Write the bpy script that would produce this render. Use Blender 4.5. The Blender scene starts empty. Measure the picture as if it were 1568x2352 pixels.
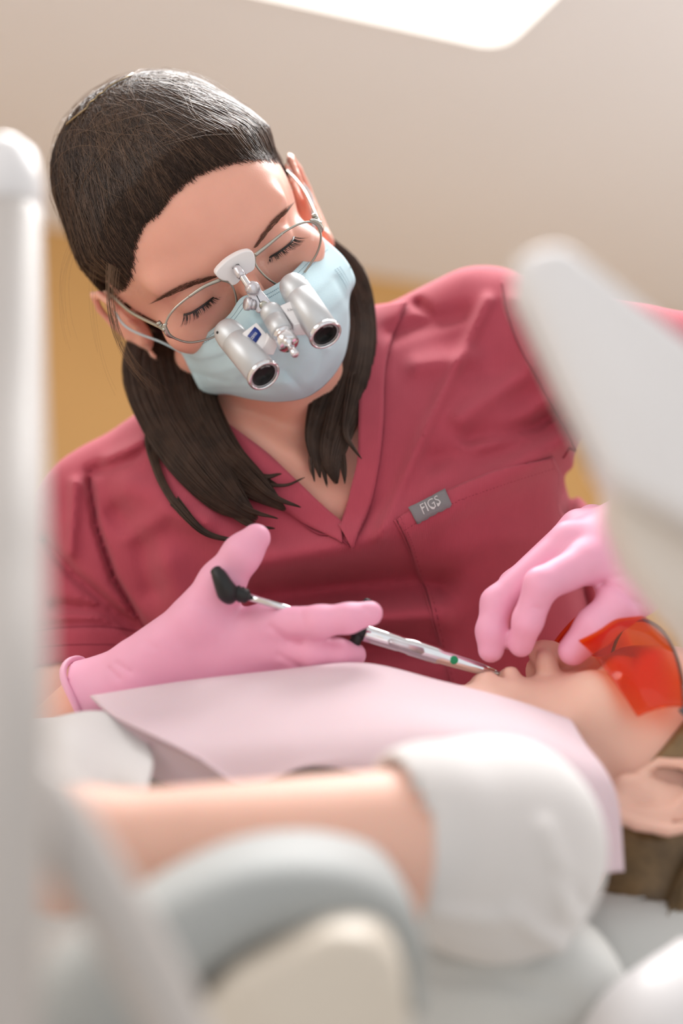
import bpy, math, random
import numpy as np
from mathutils import Matrix, Vector
from mathutils.bvhtree import BVHTree

rng = np.random.default_rng(7)
random.seed(7)
SC = bpy.context.scene
COL = SC.collection

# ------------------------------------------------------------------ camera
FPX = 50 / 36 * 2352.0                      # focal length in pixels of the 1568 x 2352 frame
CAM_LOC = Vector((0, 0, 0.95))
CAM_ROT = Matrix.Rotation(math.radians(90 + 14), 4, 'X') @ Matrix.Rotation(math.radians(2), 4, 'Z')
CAM = Matrix.Translation(CAM_LOC) @ CAM_ROT
cd = bpy.data.cameras.new('camera')
cam = bpy.data.objects.new('camera', cd)
COL.objects.link(cam)
cam.matrix_world = CAM
cd.lens = 50
cd.sensor_fit = 'VERTICAL'
cd.sensor_height = 36
cd.sensor_width = 24
cd.dof.use_dof = True
cd.dof.focus_distance = 0.915
cd.dof.aperture_fstop = 2.2
cd.clip_start = 0.01
SC.camera = cam

# ------------------------------------------------------------------ world, light, exposure
SC.view_settings.view_transform = 'Standard'
SC.view_settings.look = 'None'
SC.view_settings.gamma = 1
SC.view_settings.use_curve_mapping = False
SC.view_settings.exposure = 0.12
w = bpy.data.worlds.new('daylight')
SC.world = w
w.use_nodes = True
w.node_tree.nodes['Background'].inputs[0].default_value = (0.97, 0.985, 1.0, 1)
w.node_tree.nodes['Background'].inputs[1].default_value = 0.92


def area(name, loc, target, sx, sy, power, color):
    l = bpy.data.lights.new(name, 'AREA')
    l.shape = 'RECTANGLE'
    l.size = sx
    l.size_y = sy
    l.energy = power
    l.color = color
    o = bpy.data.objects.new(name, l)
    COL.objects.link(o)
    o.location = loc
    d = Vector(target) - Vector(loc)
    o.rotation_euler = d.to_track_quat('-Z', 'Y').to_euler()
    return o


area('ceiling_fill', (2.1, 1.5, 1.5), (0.4, 2.6, 2.5), 1.4, 1.4, 20, (0.93, 0.97, 1.0))  # added fill aimed up at the ceiling and back wall, no window stands here
area('side_fill', (-1.5, 0.1, 1.8), (0.0, 0.95, 1.1), 1.2, 1.2, 14, (0.95, 0.98, 1.0))  # unseen cool fill added at camera left, standing in for daylight
area('ceiling_lamp_light', (0.1, 1.5, 2.55), (0.1, 1.0, 1.0), 1.2, 0.6, 50, (1.0, 0.985, 0.97))

# ------------------------------------------------------------------ helpers: survey coordinates
M3 = np.array(CAM)[:3, :3]
T3 = np.array(CAM)[:3, 3]


def S(px, py, d):
    """a point seen at (px, py) of the photograph, d metres deep, in camera-aligned metres"""
    return np.array([(px - 784) / FPX * d, -(py - 1176) / FPX * d, -d], float)


def SS(pts):
    return np.array([S(*p) for p in pts])


def to_world(v):
    return np.asarray(v, float) @ M3.T + T3


def to_px(v):
    v = np.asarray(v, float)
    d = -v[..., 2]
    return 784 + v[..., 0] / d * FPX, 1176 - v[..., 1] / d * FPX


def mesh_obj(name, verts, faces, mat=None, parent=None, smooth=True, world=False):
    """verts in survey metres (or world), faces list/array; one mesh object"""
    v = np.asarray(verts, np.float64)
    if not world:
        v = to_world(v)
    off = np.array(parent_world(parent)) if parent is not None else (v.min(0) + v.max(0)) / 2
    v = v - off
    me = bpy.data.meshes.new(name)
    if isinstance(faces, np.ndarray):
        n, k = faces.shape
        me.vertices.add(len(v))
        me.vertices.foreach_set('co', v.astype(np.float32).ravel())
        me.loops.add(n * k)
        me.loops.foreach_set('vertex_index', faces.astype(np.int32).ravel())
        me.polygons.add(n)
        me.polygons.foreach_set('loop_start', np.arange(0, n * k, k, dtype=np.int32))
        me.polygons.foreach_set('loop_total', np.full(n, k, np.int32))
        me.update(calc_edges=True)
    else:
        me.from_pydata(v.tolist(), [], [list(map(int, f)) for f in faces])
    if smooth:
        me.polygons.foreach_set('use_smooth', np.ones(len(me.polygons), bool))
    me.validate()
    o = bpy.data.objects.new(name, me)
    COL.objects.link(o)
    if parent is not None:
        o.parent = parent
    else:
        o.location = off
    if mat:
        me.materials.append(mat)
    return o


def parent_world(p):
    loc = Vector((0, 0, 0))
    while p is not None:
        loc = loc + p.location
        p = p.parent
    return loc


def tag(o, label=None, cat=None, group=None, kind=None):
    if label: o['label'] = label
    if cat: o['category'] = cat
    if group: o['group'] = group
    if kind: o['kind'] = kind
    return o


def thing(name, loc, label, cat, group=None):
    """Empty at the base of a thing; loc in survey metres"""
    o = bpy.data.objects.new(name, None)
    o.empty_display_size = 0.05
    COL.objects.link(o)
    o.location = Vector(to_world(loc))
    return tag(o, label, cat, group)


def mods(o, solid=None, bevel=None, sub=None, offset=0):
    if solid:
        m = o.modifiers.new('solid', 'SOLIDIFY'); m.thickness = solid; m.offset = offset
    if bevel:
        m = o.modifiers.new('bevel', 'BEVEL'); m.width = bevel; m.segments = 3; m.limit_method = 'ANGLE'; m.angle_limit = math.radians(35)
    if sub:
        m = o.modifiers.new('sub', 'SUBSURF'); m.levels = sub; m.render_levels = sub
    return o


# ------------------------------------------------------------------ helpers: distance fields
def cone(p, a, b, ra, rb):
    a = np.asarray(a, float); b = np.asarray(b, float)
    ba = b - a
    h = np.clip(((p - a) @ ba) / (ba @ ba + 1e-12), 0, 1)
    return np.linalg.norm(p - a - h[:, None] * ba, axis=1) - (ra + (rb - ra) * h)


def ell(p, c, r, R=None):
    q = p - np.asarray(c, float)
    if R is not None:
        q = q @ R
    r = np.asarray(r, float)
    k0 = np.linalg.norm(q / r, axis=1)
    k1 = np.linalg.norm(q / (r * r), axis=1) + 1e-9
    return k0 * (k0 - 1) / k1


def smin(a, b, k):
    h = np.clip(0.5 + 0.5 * (b - a) / k, 0, 1)
    return b + (a - b) * h - k * h * (1 - h)


def smax(a, b, k):
    return -smin(-a, -b, k)


def chain(p, pts, rad, k):
    d = None
    for i in range(len(pts) - 1):
        c = cone(p, pts[i], pts[i + 1], rad[i], rad[i + 1])
        d = c if d is None else smin(d, c, k)
    return d


def poly_sd(x, y, poly):
    """signed distance to a 2D polygon, negative inside"""
    P = np.asarray(poly, float)
    d = np.full(x.shape, 1e18)
    s = np.ones(x.shape)
    n = len(P)
    j = n - 1
    for i in range(n):
        ex, ey = P[j] - P[i]
        wx, wy = x - P[i, 0], y - P[i, 1]
        t = np.clip((wx * ex + wy * ey) / (ex * ex + ey * ey + 1e-12), 0, 1)
        d = np.minimum(d, (wx - ex * t) ** 2 + (wy - ey * t) ** 2)
        c1 = y >= P[i, 1]; c2 = y < P[j, 1]; c3 = ex * wy > ey * wx
        flip = (c1 & c2 & c3) | (~c1 & ~c2 & ~c3)
        s = np.where(flip, -s, s)
        j = i
    return s * np.sqrt(d)


def line_d(x, y, pts):
    P = np.asarray(pts, float)
    d = np.full(x.shape, 1e18)
    for i in range(len(P) - 1):
        ex, ey = P[i + 1] - P[i]
        wx, wy = x - P[i, 0], y - P[i, 1]
        t = np.clip((wx * ex + wy * ey) / (ex * ex + ey * ey + 1e-12), 0, 1)
        d = np.minimum(d, (wx - ex * t) ** 2 + (wy - ey * t) ** 2)
    return np.sqrt(d)


def polygonize(f, lo, hi, h, coarse=4):
    """surface nets of f over a box, evaluated densely only near the surface"""
    lo = np.asarray(lo, float); hi = np.asarray(hi, float)
    nb = np.ceil((hi - lo) / (h * coarse)).astype(int) + 1
    n = nb * coarse
    g = [lo[i] + (np.arange(nb[i]) + 0.5) * h * coarse - h / 2 for i in range(3)]
    X, Y, Z = np.meshgrid(*g, indexing='ij')
    cv = f(np.stack([X.ravel(), Y.ravel(), Z.ravel()], 1)).reshape(nb)
    V = np.repeat(np.repeat(np.repeat(cv, coarse, 0), coarse, 1), coarse, 2)
    near = np.abs(V) < h * coarse * 1.9
    idx = np.argwhere(near)
    out = np.empty(len(idx))
    for s in range(0, len(idx), 400000):
        out[s:s + 400000] = f(lo + idx[s:s + 400000] * h)
    V[near] = out
    V[0] = V[-1] = 1; V[:, 0] = V[:, -1] = 1; V[:, :, 0] = V[:, :, -1] = 1
    I = V < 0
    a = I[:-1, :-1, :-1]
    any_ = a.copy(); all_ = a.copy()
    for dx in (0, 1):
        for dy in (0, 1):
            for dz in (0, 1):
                q = I[dx:n[0] - 1 + dx, dy:n[1] - 1 + dy, dz:n[2] - 1 + dz]
                any_ |= q; all_ &= q
    act = any_ & ~all_
    cells = np.argwhere(act)
    ids = np.full(act.shape, -1, np.int64)
    ids[act] = np.arange(len(cells))
    acc = np.zeros((len(cells), 3)); cnt = np.zeros(len(cells))
    cor = [(0, 0, 0), (1, 0, 0), (0, 1, 0), (1, 1, 0), (0, 0, 1), (1, 0, 1), (0, 1, 1), (1, 1, 1)]
    cvv = [V[cells[:, 0] + c[0], cells[:, 1] + c[1], cells[:, 2] + c[2]] for c in cor]
    for i in range(8):
        for j in range(i + 1, 8):
            if sum(abs(cor[i][k] - cor[j][k]) for k in range(3)) != 1: continue
            m = (cvv[i] < 0) != (cvv[j] < 0)
            t = np.where(m, cvv[i] / np.where(m, cvv[i] - cvv[j], 1), 0)
            pt = np.array(cor[i], float) + t[:, None] * (np.array(cor[j], float) - np.array(cor[i], float))
            acc += pt * m[:, None]; cnt += m
    verts = lo + (cells + acc / cnt[:, None]) * h
    quads = []
    for ax in range(3):
        o1, o2 = [(1, 2), (2, 0), (0, 1)][ax]
        sl0 = [slice(1, -1)] * 3; sl1 = [slice(1, -1)] * 3
        sl0[ax] = slice(0, n[ax] - 1); sl1[ax] = slice(1, n[ax])
        A = I[tuple(sl0)]; B = I[tuple(sl1)]
        for sign in (0, 1):
            m = (A & ~B) if sign == 0 else (~A & B)
            e = np.argwhere(m)
            if len(e) == 0: continue
            e = e + 1; e[:, ax] -= 1
            c = []
            for (d1, d2) in ((-1, -1), (0, -1), (0, 0), (-1, 0)):
                q = e.copy(); q[:, o1] += d1; q[:, o2] += d2
                c.append(ids[q[:, 0], q[:, 1], q[:, 2]])
            Q = np.stack(c if sign == 0 else c[::-1], 1)
            quads.append(Q)
    F = np.concatenate(quads)
    F = F[(F >= 0).all(1)]
    return relax(verts, F, 2), F


def relax(v, F, it, lam=0.5):
    E = np.concatenate([F[:, [0, 1]], F[:, [1, 2]], F[:, [2, 3]], F[:, [3, 0]]])
    E = np.concatenate([E, E[:, ::-1]])
    cnt = np.bincount(E[:, 0], minlength=len(v)).astype(float)
    cnt[cnt == 0] = 1
    for _ in range(it):
        for l in (lam, -lam * 0.95):
            s = np.stack([np.bincount(E[:, 0], v[E[:, 1], k], minlength=len(v)) for k in range(3)], 1)
            v = v + l * (s / cnt[:, None] - v)
    return v


def bvh_of(v, F):
    return BVHTree.FromPolygons([tuple(x) for x in v], [tuple(map(int, q)) for q in F])


def proj(bvh, px, py, lift=0.001, dflt=1.0):
    d = Vector(S(px, py, 1.0)).normalized()
    h = bvh.ray_cast(Vector((0, 0, 0)), d)
    if h[0] is None:
        near = bvh.find_nearest(Vector(S(px, py, dflt)))
        p = np.array(near[0]); nn = np.array(near[1])
    else:
        p = np.array(h[0]); nn = np.array(h[1])
    if nn @ np.array(d) > 0: nn = -nn
    return p + nn * lift


# ------------------------------------------------------------------ helpers: curves and sheets
def spline(pts, n):
    """Catmull-Rom through the points, n samples"""
    P = np.asarray(pts, float)
    if len(P) == 2:
        t = np.linspace(0, 1, n)[:, None]
        return P[0] * (1 - t) + P[1] * t
    Q = np.vstack([2 * P[0] - P[1], P, 2 * P[-1] - P[-2]])
    t = np.linspace(0, len(P) - 1 - 1e-9, n)
    i = t.astype(int); u = (t - i)[:, None]
    p0, p1, p2, p3 = Q[i], Q[i + 1], Q[i + 2], Q[i + 3]
    return 0.5 * (2 * p1 + (p2 - p0) * u + (2 * p0 - 5 * p1 + 4 * p2 - p3) * u ** 2 + (3 * p1 - p0 - 3 * p2 + p3) * u ** 3)


def frames(C):
    C = np.asarray(C, float)
    T = np.gradient(C, axis=0)
    T /= np.linalg.norm(T, axis=1)[:, None] + 1e-12
    up = np.array([0.03, 0.05, 1.0])
    if abs(T[0] @ up) > 0.9: up = np.array([1.0, 0.1, 0])
    N = np.zeros_like(T)
    n = up - T[0] * (up @ T[0]); n /= np.linalg.norm(n)
    for i in range(len(T)):
        n = n - T[i] * (n @ T[i]); n /= np.linalg.norm(n) + 1e-12
        N[i] = n
    return T, N, np.cross(T, N)


def tube(C, r, k=16, flat=1.0, closed=False, cap=True):
    """swept tube along C with radius r (scalar or array)"""
    C = np.asarray(C, float)
    n = len(C)
    r = np.broadcast_to(np.asarray(r, float), (n,))
    T, N, B = frames(C)
    a = np.arange(k) / k * 2 * math.pi
    V = C[:, None] + r[:, None, None] * (np.cos(a)[None, :, None] * N[:, None] * flat + np.sin(a)[None, :, None] * B[:, None])
    V = V.reshape(-1, 3)
    F = []
    m = n if closed else n - 1
    for i in range(m):
        for j in range(k):
            a0 = i * k + j; a1 = i * k + (j + 1) % k
            b0 = ((i + 1) % n) * k + j; b1 = ((i + 1) % n) * k + (j + 1) % k
            F.append((a0, a1, b1, b0))
    if cap and not closed:
        F.append(tuple(range(k))[::-1]); F.append(tuple(range((n - 1) * k, n * k)))
    return V, F


def lathe(A, B, prof, k=40):
    """surface of revolution about A->B; prof is [(t along A->B, radius m)]"""
    A = np.asarray(A, float); B = np.asarray(B, float)
    T = B - A; L = np.linalg.norm(T); T = T / L
    up = np.array([0, 0, 1.0]) if abs(T[2]) < 0.9 else np.array([1.0, 0, 0])
    N = np.cross(T, up); N /= np.linalg.norm(N); Bn = np.cross(T, N)
    a = np.arange(k) / k * 2 * math.pi
    V = []; F = []
    for (t, r) in prof:
        V.append(A + (B - A) * t + r * (np.cos(a)[:, None] * N + np.sin(a)[:, None] * Bn))
    V = np.concatenate(V)
    for i in range(len(prof) - 1):
        for j in range(k):
            F.append((i * k + j, i * k + (j + 1) % k, (i + 1) * k + (j + 1) % k, (i + 1) * k + j))
    if prof[0][1] > 1e-6: F.append(tuple(range(k))[::-1])
    if prof[-1][1] > 1e-6: F.append(tuple(range((len(prof) - 1) * k, len(prof) * k)))
    return V, F


def join(parts):
    V = []; F = []; o = 0
    for v, f in parts:
        V.append(np.asarray(v)); F += [tuple(int(i) + o for i in q) for q in f]; o += len(v)
    return np.concatenate(V), F


def strand_mesh(curves, radii):
    """curves (m, n, 3) array, radii (m, n): three-sided hairs as one mesh"""
    C = np.asarray(curves, float)
    m, n, _ = C.shape
    T = np.gradient(C, axis=1); T /= np.linalg.norm(T, axis=2, keepdims=True) + 1e-12
    up = np.array([0.2, 0.3, 1.0])
    N = np.cross(T, up); N /= np.linalg.norm(N, axis=2, keepdims=True) + 1e-12
    B = np.cross(T, N)
    R = np.broadcast_to(np.asarray(radii, float), (m, n))
    V = []
    for j in range(3):
        a = j / 3 * 2 * math.pi
        V.append(C + R[..., None] * (math.cos(a) * N + math.sin(a) * B))
    V = np.stack(V, 2).reshape(-1, 3)
    i = np.arange(m)[:, None, None] * n * 3 + np.arange(n - 1)[None, :, None] * 3
    F = []
    for j in range(3):
        k = (j + 1) % 3
        F.append(np.concatenate([i + j, i + k, i + 3 + k, i + 3 + j], 2).reshape(-1, 4))
    return V, np.concatenate(F)


def sheet(ctrl, nu, nv):
    """smooth surface through a rows x cols x 3 grid of control points"""
    C = np.asarray(ctrl, float)
    rows = np.stack([spline(r, nu) for r in C])
    V = np.stack([spline(rows[:, j], nv) for j in range(nu)], 1)      # nv x nu x 3
    i, j = np.meshgrid(np.arange(nv - 1), np.arange(nu - 1), indexing='ij')
    a = (i * nu + j).ravel()
    F = np.stack([a, a + nu, a + nu + 1, a + 1], 1)                   # faces towards the viewer
    return V.reshape(-1, 3), F, V


def ray_plane(px, py, p0, nrm):
    d = S(px, py, 1.0)
    t = (p0 @ nrm) / (d @ nrm)
    return d * t


def plate(pts, thick, nrm):
    """prism on a planar outline (survey metres), extruded by thick along -nrm (away from viewer)"""
    P = np.asarray(pts, float); n = len(P)
    V = np.vstack([P, P - nrm * thick])
    F = [tuple(range(n))[::-1], tuple(range(n, 2 * n))]
    F += [(i, (i + 1) % n, n + (i + 1) % n, n + i) for i in range(n)]
    return V, F


def text_geo(s, size):
    cu = bpy.data.curves.new('t', 'FONT')
    cu.body = s; cu.size = size; cu.resolution_u = 3; cu.align_x = 'CENTER'; cu.align_y = 'CENTER'
    o = bpy.data.objects.new('t', cu)
    COL.objects.link(o)
    dg = bpy.context.evaluated_depsgraph_get()
    me = bpy.data.meshes.new_from_object(o.evaluated_get(dg))
    V = np.array([v.co[:] for v in me.vertices]); F = [tuple(p.vertices) for p in me.polygons]
    bpy.data.objects.remove(o); bpy.data.curves.remove(cu); bpy.data.meshes.remove(me)
    return V, F


# ------------------------------------------------------------------ materials
def lin(c):
    return tuple(((x / 255) / 12.92 if x / 255 <= 0.04045 else ((x / 255 + 0.055) / 1.055) ** 2.4) for x in c) + (1,)


def mat(name, rgb, rough=0.5, metal=0.0, sss=0.0, sss_r=(1, 0.3, 0.15), sss_s=0.01, spec=0.5, var=0.0, vscale=20, bump=0.0, bscale=200,
        trans=0.0, ior=1.45, sheen=0.0, coat=0.0, wave=None, alpha=1.0, emit=None):
    m = bpy.data.materials.new(name)
    m.use_nodes = True
    nt = m.node_tree; b = nt.nodes['Principled BSDF']
    b.inputs['Base Color'].default_value = lin(rgb)
    b.inputs['Roughness'].default_value = rough
    b.inputs['Metallic'].default_value = metal
    b.inputs['Specular IOR Level'].default_value = spec
    b.inputs['IOR'].default_value = ior
    b.inputs['Transmission Weight'].default_value = trans
    b.inputs['Sheen Weight'].default_value = sheen
    b.inputs['Coat Weight'].default_value = coat
    b.inputs['Alpha'].default_value = alpha
    if sss:
        b.inputs['Subsurface Weight'].default_value = sss
        b.inputs['Subsurface Radius'].default_value = sss_r
        b.inputs['Subsurface Scale'].default_value = sss_s
    if emit:
        b.inputs['Emission Color'].default_value = lin(rgb)
        b.inputs['Emission Strength'].default_value = emit
    tc = nt.nodes.new('ShaderNodeTexCoord')
    if var:
        nz = nt.nodes.new('ShaderNodeTexNoise'); nz.inputs['Scale'].default_value = vscale; nz.inputs['Detail'].default_value = 4
        nt.links.new(tc.outputs['Object'], nz.inputs['Vector'])
        hs = nt.nodes.new('ShaderNodeHueSaturation'); hs.inputs['Color'].default_value = lin(rgb)
        mr = nt.nodes.new('ShaderNodeMapRange'); mr.inputs['To Min'].default_value = 1 - var; mr.inputs['To Max'].default_value = 1 + var
        mr.inputs['From Min'].default_value = 0.3; mr.inputs['From Max'].default_value = 0.7
        nt.links.new(nz.outputs['Fac'], mr.inputs['Value']); nt.links.new(mr.outputs[0], hs.inputs['Value'])
        nt.links.new(hs.outputs[0], b.inputs['Base Color'])
    if bump:
        nz = nt.nodes.new('ShaderNodeTexNoise'); nz.inputs['Scale'].default_value = bscale; nz.inputs['Detail'].default_value = 3
        src = nz.outputs['Fac']
        nt.links.new(tc.outputs['Object'], nz.inputs['Vector'])
        if wave:
            wv = nt.nodes.new('ShaderNodeTexWave'); wv.inputs['Scale'].default_value = wave; wv.inputs['Distortion'].default_value = 0.5
            nt.links.new(tc.outputs['Object'], wv.inputs['Vector']); src = wv.outputs['Fac']
        bp = nt.nodes.new('ShaderNodeBump'); bp.inputs['Strength'].default_value = bump; bp.inputs['Distance'].default_value = 0.001
        nt.links.new(src, bp.inputs['Height']); nt.links.new(bp.outputs[0], b.inputs['Normal'])
    return m


M = dict(
    ceiling=mat('ceiling_paint', (246, 247, 251), 0.9, var=0.01, vscale=2),
    wall=mat('ochre_wood_veneer', (208, 162, 100), 0.6, var=0.04, vscale=3),
    side=mat('cream_paint', (222, 210, 196), 0.9, var=0.01, vscale=2),
    floor=mat('grey_vinyl', (190, 185, 178), 0.5, var=0.05, vscale=8),
    white_trim=mat('white_trim', (225, 222, 215), 0.5, var=0.01),
    lamp=mat('lamp_diffuser', (255, 252, 248), 0.5, emit=2.2),
    skin=mat('skin', (233, 172, 152), 0.42, sss=0.35, sss_s=0.006, var=0.05, vscale=26, bump=0.12, bscale=900, spec=0.4),
    skin_p=mat('skin_patient', (236, 190, 172), 0.5, sss=0.3, sss_s=0.006, var=0.05, vscale=18, spec=0.35),
    scrub=mat('scrub_fabric', (178, 76, 91), 0.85, sheen=0.12, var=0.03, vscale=60, bump=0.25, bscale=1800, wave=260, spec=0.2),
    seam=mat('scrub_seam', (150, 64, 78), 0.9, spec=0.1),
    glove=mat('nitrile_glove', (240, 172, 198), 0.5, sss=0.2, sss_r=(1, 0.4, 0.5), sss_s=0.004, var=0.03, vscale=40, spec=0.4),
    mask=mat('mask_fabric', (196, 222, 230), 0.9, sss=0.1, sss_r=(0.6, 0.8, 1), sss_s=0.003, bump=0.2, bscale=1500, spec=0.15),
    mask_seam=mat('mask_crimp', (152, 178, 190), 0.9),
    hair=mat('brown_hair', (62, 44, 34), 0.40, spec=0.4, var=0.3, vscale=90),
    hair_l=mat('light_brown_hair', (100, 74, 56), 0.38, spec=0.5, var=0.2, vscale=90),
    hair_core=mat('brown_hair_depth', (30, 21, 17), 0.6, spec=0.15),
    hair_fine=mat('fine_stray_hair', (120, 90, 66), 0.4, spec=0.6),
    brow=mat('brow_hair', (110, 78, 64), 0.7, spec=0.2),
    lash=mat('lash_hair', (22, 18, 18), 0.5),
    steel=mat('brushed_frame_metal', (178, 176, 166), 0.32, metal=1.0),
    chrome=mat('polished_chrome', (225, 225, 228), 0.07, metal=1.0),
    barrel=mat('silver_anodised', (205, 207, 209), 0.42, metal=0.55, bump=0.06, bscale=2500),
    gloss=mat('gloss_white_plastic', (238, 234, 234), 0.25, coat=0.3),
    pearl=mat('pearl_metal', (214, 210, 214), 0.25, metal=0.7),
    dark=mat('dark_glass', (20, 10, 12), 0.05, coat=1.0),
    black=mat('black_plastic', (24, 25, 26), 0.45),
    blue=mat('deep_blue_print', (22, 50, 130), 0.4),
    print=mat('dark_print', (60, 60, 64), 0.6),
    white_print=mat('white_print', (240, 240, 240), 0.6),
    pin=mat('bronze_pin', (150, 132, 104), 0.25, metal=1.0),
    tagm=mat('grey_woven_label', (130, 126, 128), 0.8, bump=0.3, bscale=2500),
    tag_txt=mat('woven_letters', (205, 200, 200), 0.8),
    bib=mat('pink_paper_bib', (221, 198, 205), 0.8, sss=0.1, sss_s=0.003, var=0.01, spec=0.2),
    cloth=mat('white_cotton', (218, 215, 214), 0.9, sheen=0.2, var=0.02, vscale=12, spec=0.2),
    grey=mat('grey_upholstery', (166, 169, 168), 0.6, var=0.02, vscale=10),
    beige=mat('beige_shell', (214, 204, 190), 0.45, var=0.01),
    lampw=mat('white_lamp_shell', (232, 230, 231), 0.4, var=0.01),
    lampb=mat('warm_grey_housing', (222, 213, 204), 0.5, var=0.01),
    postm=mat('pale_grey_enamel', (192, 186, 182), 0.5, var=0.01),
    seatg=mat('light_grey_upholstery', (208, 209, 206), 0.6, var=0.02, vscale=10),
    lampg=mat('grey_rubber_edge', (176, 172, 172), 0.5),
    hair_p=mat('dark_blonde_hair', (122, 98, 66), 0.4, spec=0.5, var=0.35, vscale=60),
    green=mat('green_dot', (10, 140, 90), 0.35),
    lip=mat('lip', (206, 120, 122), 0.35, sss=0.3, sss_s=0.004),
)


def glass(name, rgb, rough=0.0, ior=1.1):
    m = bpy.data.materials.new(name); m.use_nodes = True
    nt = m.node_tree; nt.nodes.clear()
    out = nt.nodes.new('ShaderNodeOutputMaterial')
    tr = nt.nodes.new('ShaderNodeBsdfTransparent'); tr.inputs[0].default_value = lin(rgb)
    gl = nt.nodes.new('ShaderNodeBsdfGlossy'); gl.inputs['Roughness'].default_value = rough
    lw = nt.nodes.new('ShaderNodeLayerWeight'); lw.inputs['Blend'].default_value = 0.5
    pw = nt.nodes.new('ShaderNodeMath'); pw.operation = 'POWER'; pw.inputs[1].default_value = 4.0
    nt.links.new(lw.outputs['Facing'], pw.inputs[0])
    fr = nt.nodes.new('ShaderNodeMapRange'); fr.inputs['To Min'].default_value = (ior - 1) * .09; fr.inputs['To Max'].default_value = .55
    nt.links.new(pw.outputs[0], fr.inputs['Value'])
    mx = nt.nodes.new('ShaderNodeMixShader')
    nt.links.new(fr.outputs[0], mx.inputs[0]); nt.links.new(tr.outputs[0], mx.inputs[1]); nt.links.new(gl.outputs[0], mx.inputs[2])
    nt.links.new(mx.outputs[0], out.inputs[0])
    return m


M['lens'] = glass('clear_lens', (250, 250, 250), 0.0, 1.15)
M['orange'] = glass('orange_lens', (250, 168, 56), 0.03, 1.5)

# ================================================================== the room
CEIL_H = 2.65


def hit_ceiling(px, py):
    d = M3 @ S(px, py, 1.0)
    return T3 + d * ((CEIL_H - T3[2]) / d[2])


wa, wb = hit_ceiling(100, 520), hit_ceiling(1000, 655)
wdir = (wb - wa); wdir[2] = 0; wdir /= np.linalg.norm(wdir)
wn = np.array([wdir[1], -wdir[0], 0])                    # into the room
w0 = wa.copy()


def slab(name, corners, thick, nrm, m, kind='structure'):
    c = np.asarray(corners, float); nrm = np.asarray(nrm, float)
    V = np.vstack([c, c - nrm * thick]); n = len(c)
    F = [tuple(range(n)), tuple(range(n, 2 * n))[::-1]] + [(i, n + i, n + (i + 1) % n, (i + 1) % n) for i in range(n)]
    o = mesh_obj(name, V, F, m, smooth=False, world=True)
    return tag(o, kind=kind)


def wallpt(s, t, z):
    """s along the back wall from wa, t metres into the room"""
    p = w0 + wdir * s + wn * t
    return np.array([p[0], p[1], z])


SL, SR, DEEP = -1.6, 3.2, 5.2
slab('wall_back', [wallpt(SL, 0, 0), wallpt(SR, 0, 0), wallpt(SR, 0, CEIL_H), wallpt(SL, 0, CEIL_H)], 0.1, wn, M['wall'])
slab('wall_left', [wallpt(SL, 0, 0), wallpt(SL, 0, CEIL_H), wallpt(SL, DEEP, CEIL_H), wallpt(SL, DEEP, 0)], 0.1, wdir, M['side'])
slab('wall_right', [wallpt(SR, 0, 0), wallpt(SR, DEEP, 0), wallpt(SR, DEEP, CEIL_H), wallpt(SR, 0, CEIL_H)], 0.1, -wdir, M['side'])
slab('floor', [wallpt(SL, 0, 0), wallpt(SL, DEEP, 0), wallpt(SR, DEEP, 0), wallpt(SR, 0, 0)], 0.1, (0, 0, 1), M['floor'])
slab('ceiling', [wallpt(SL, 0, CEIL_H), wallpt(SR, 0, CEIL_H), wallpt(SR, DEEP, CEIL_H), wallpt(SL, DEEP, CEIL_H)], 0.1, (0, 0, -1), M['ceiling'])

# recessed panel lamp in the ceiling
lc = hit_ceiling(1150, 92)
e1 = -(hit_ceiling(1150, 92) - hit_ceiling(735, 0)); e1 /= np.linalg.norm(e1)
e2 = np.array([-e1[1], e1[0], 0.0])
if e2 @ (hit_ceiling(1245, 0) - lc) < 0: e2 = -e2
e2t = hit_ceiling(1245, 0) - lc; e2t /= np.linalg.norm(e2t)
e2 = e2t
lampt = bpy.data.objects.new('ceiling_light', None); COL.objects.link(lampt)
lampt.location = Vector(lc + e1 * 0.6 + e2 * 0.3)
tag(lampt, 'square bright white light panel in the ceiling at the top of the picture', 'ceiling light')


def rrect(c, a, b, la, lb, r, z, n=6):
    pts = []
    for (cx, cy, a0) in ((r, r, 180), (la - r, r, 270), (la - r, lb - r, 0), (r, lb - r, 90)):
        for k in range(n + 1):
            t = math.radians(a0 + 90 * k / n)
            pts.append(c + a * (cx + r * math.cos(t)) + b * (cy + r * math.sin(t)) + np.array([0, 0, z]))
    return pts


P1 = rrect(lc, e1, e2, 1.2, 0.9, 0.05, -0.012)
V = np.vstack([P1, np.array(P1) + [0, 0, 0.01]]); n = len(P1)
mesh_obj('diffuser', V, [tuple(range(n)), tuple(range(n, 2 * n))[::-1]] + [(i, n + i, n + (i + 1) % n, (i + 1) % n) for i in range(n)], M['lamp'], lampt, smooth=False, world=True)
P2 = rrect(lc - e1 * 0.004 - e2 * 0.004, e1, e2, 1.208, 0.908, 0.054, -0.013)
V = np.vstack([P1, P2]); V2 = V + [0, 0, 0.012]; V = np.vstack([V + [0, 0, -0.001], V2])
mesh_obj('frame', V, [(i, (i + 1) % n, n + (i + 1) % n, n + i) for i in range(n)] + [(n + i, n + (i + 1) % n, 3 * n + (i + 1) % n, 3 * n + i) for i in range(n)], M['white_trim'], lampt, smooth=False, world=True)


# white door frame post on the back wall, far right
def hit_wall(px, py, off=0.0):
    d = M3 @ S(px, py, 1.0)
    return T3 + d * (((w0 + wn * off - T3) @ wn) / (d @ wn))


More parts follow.
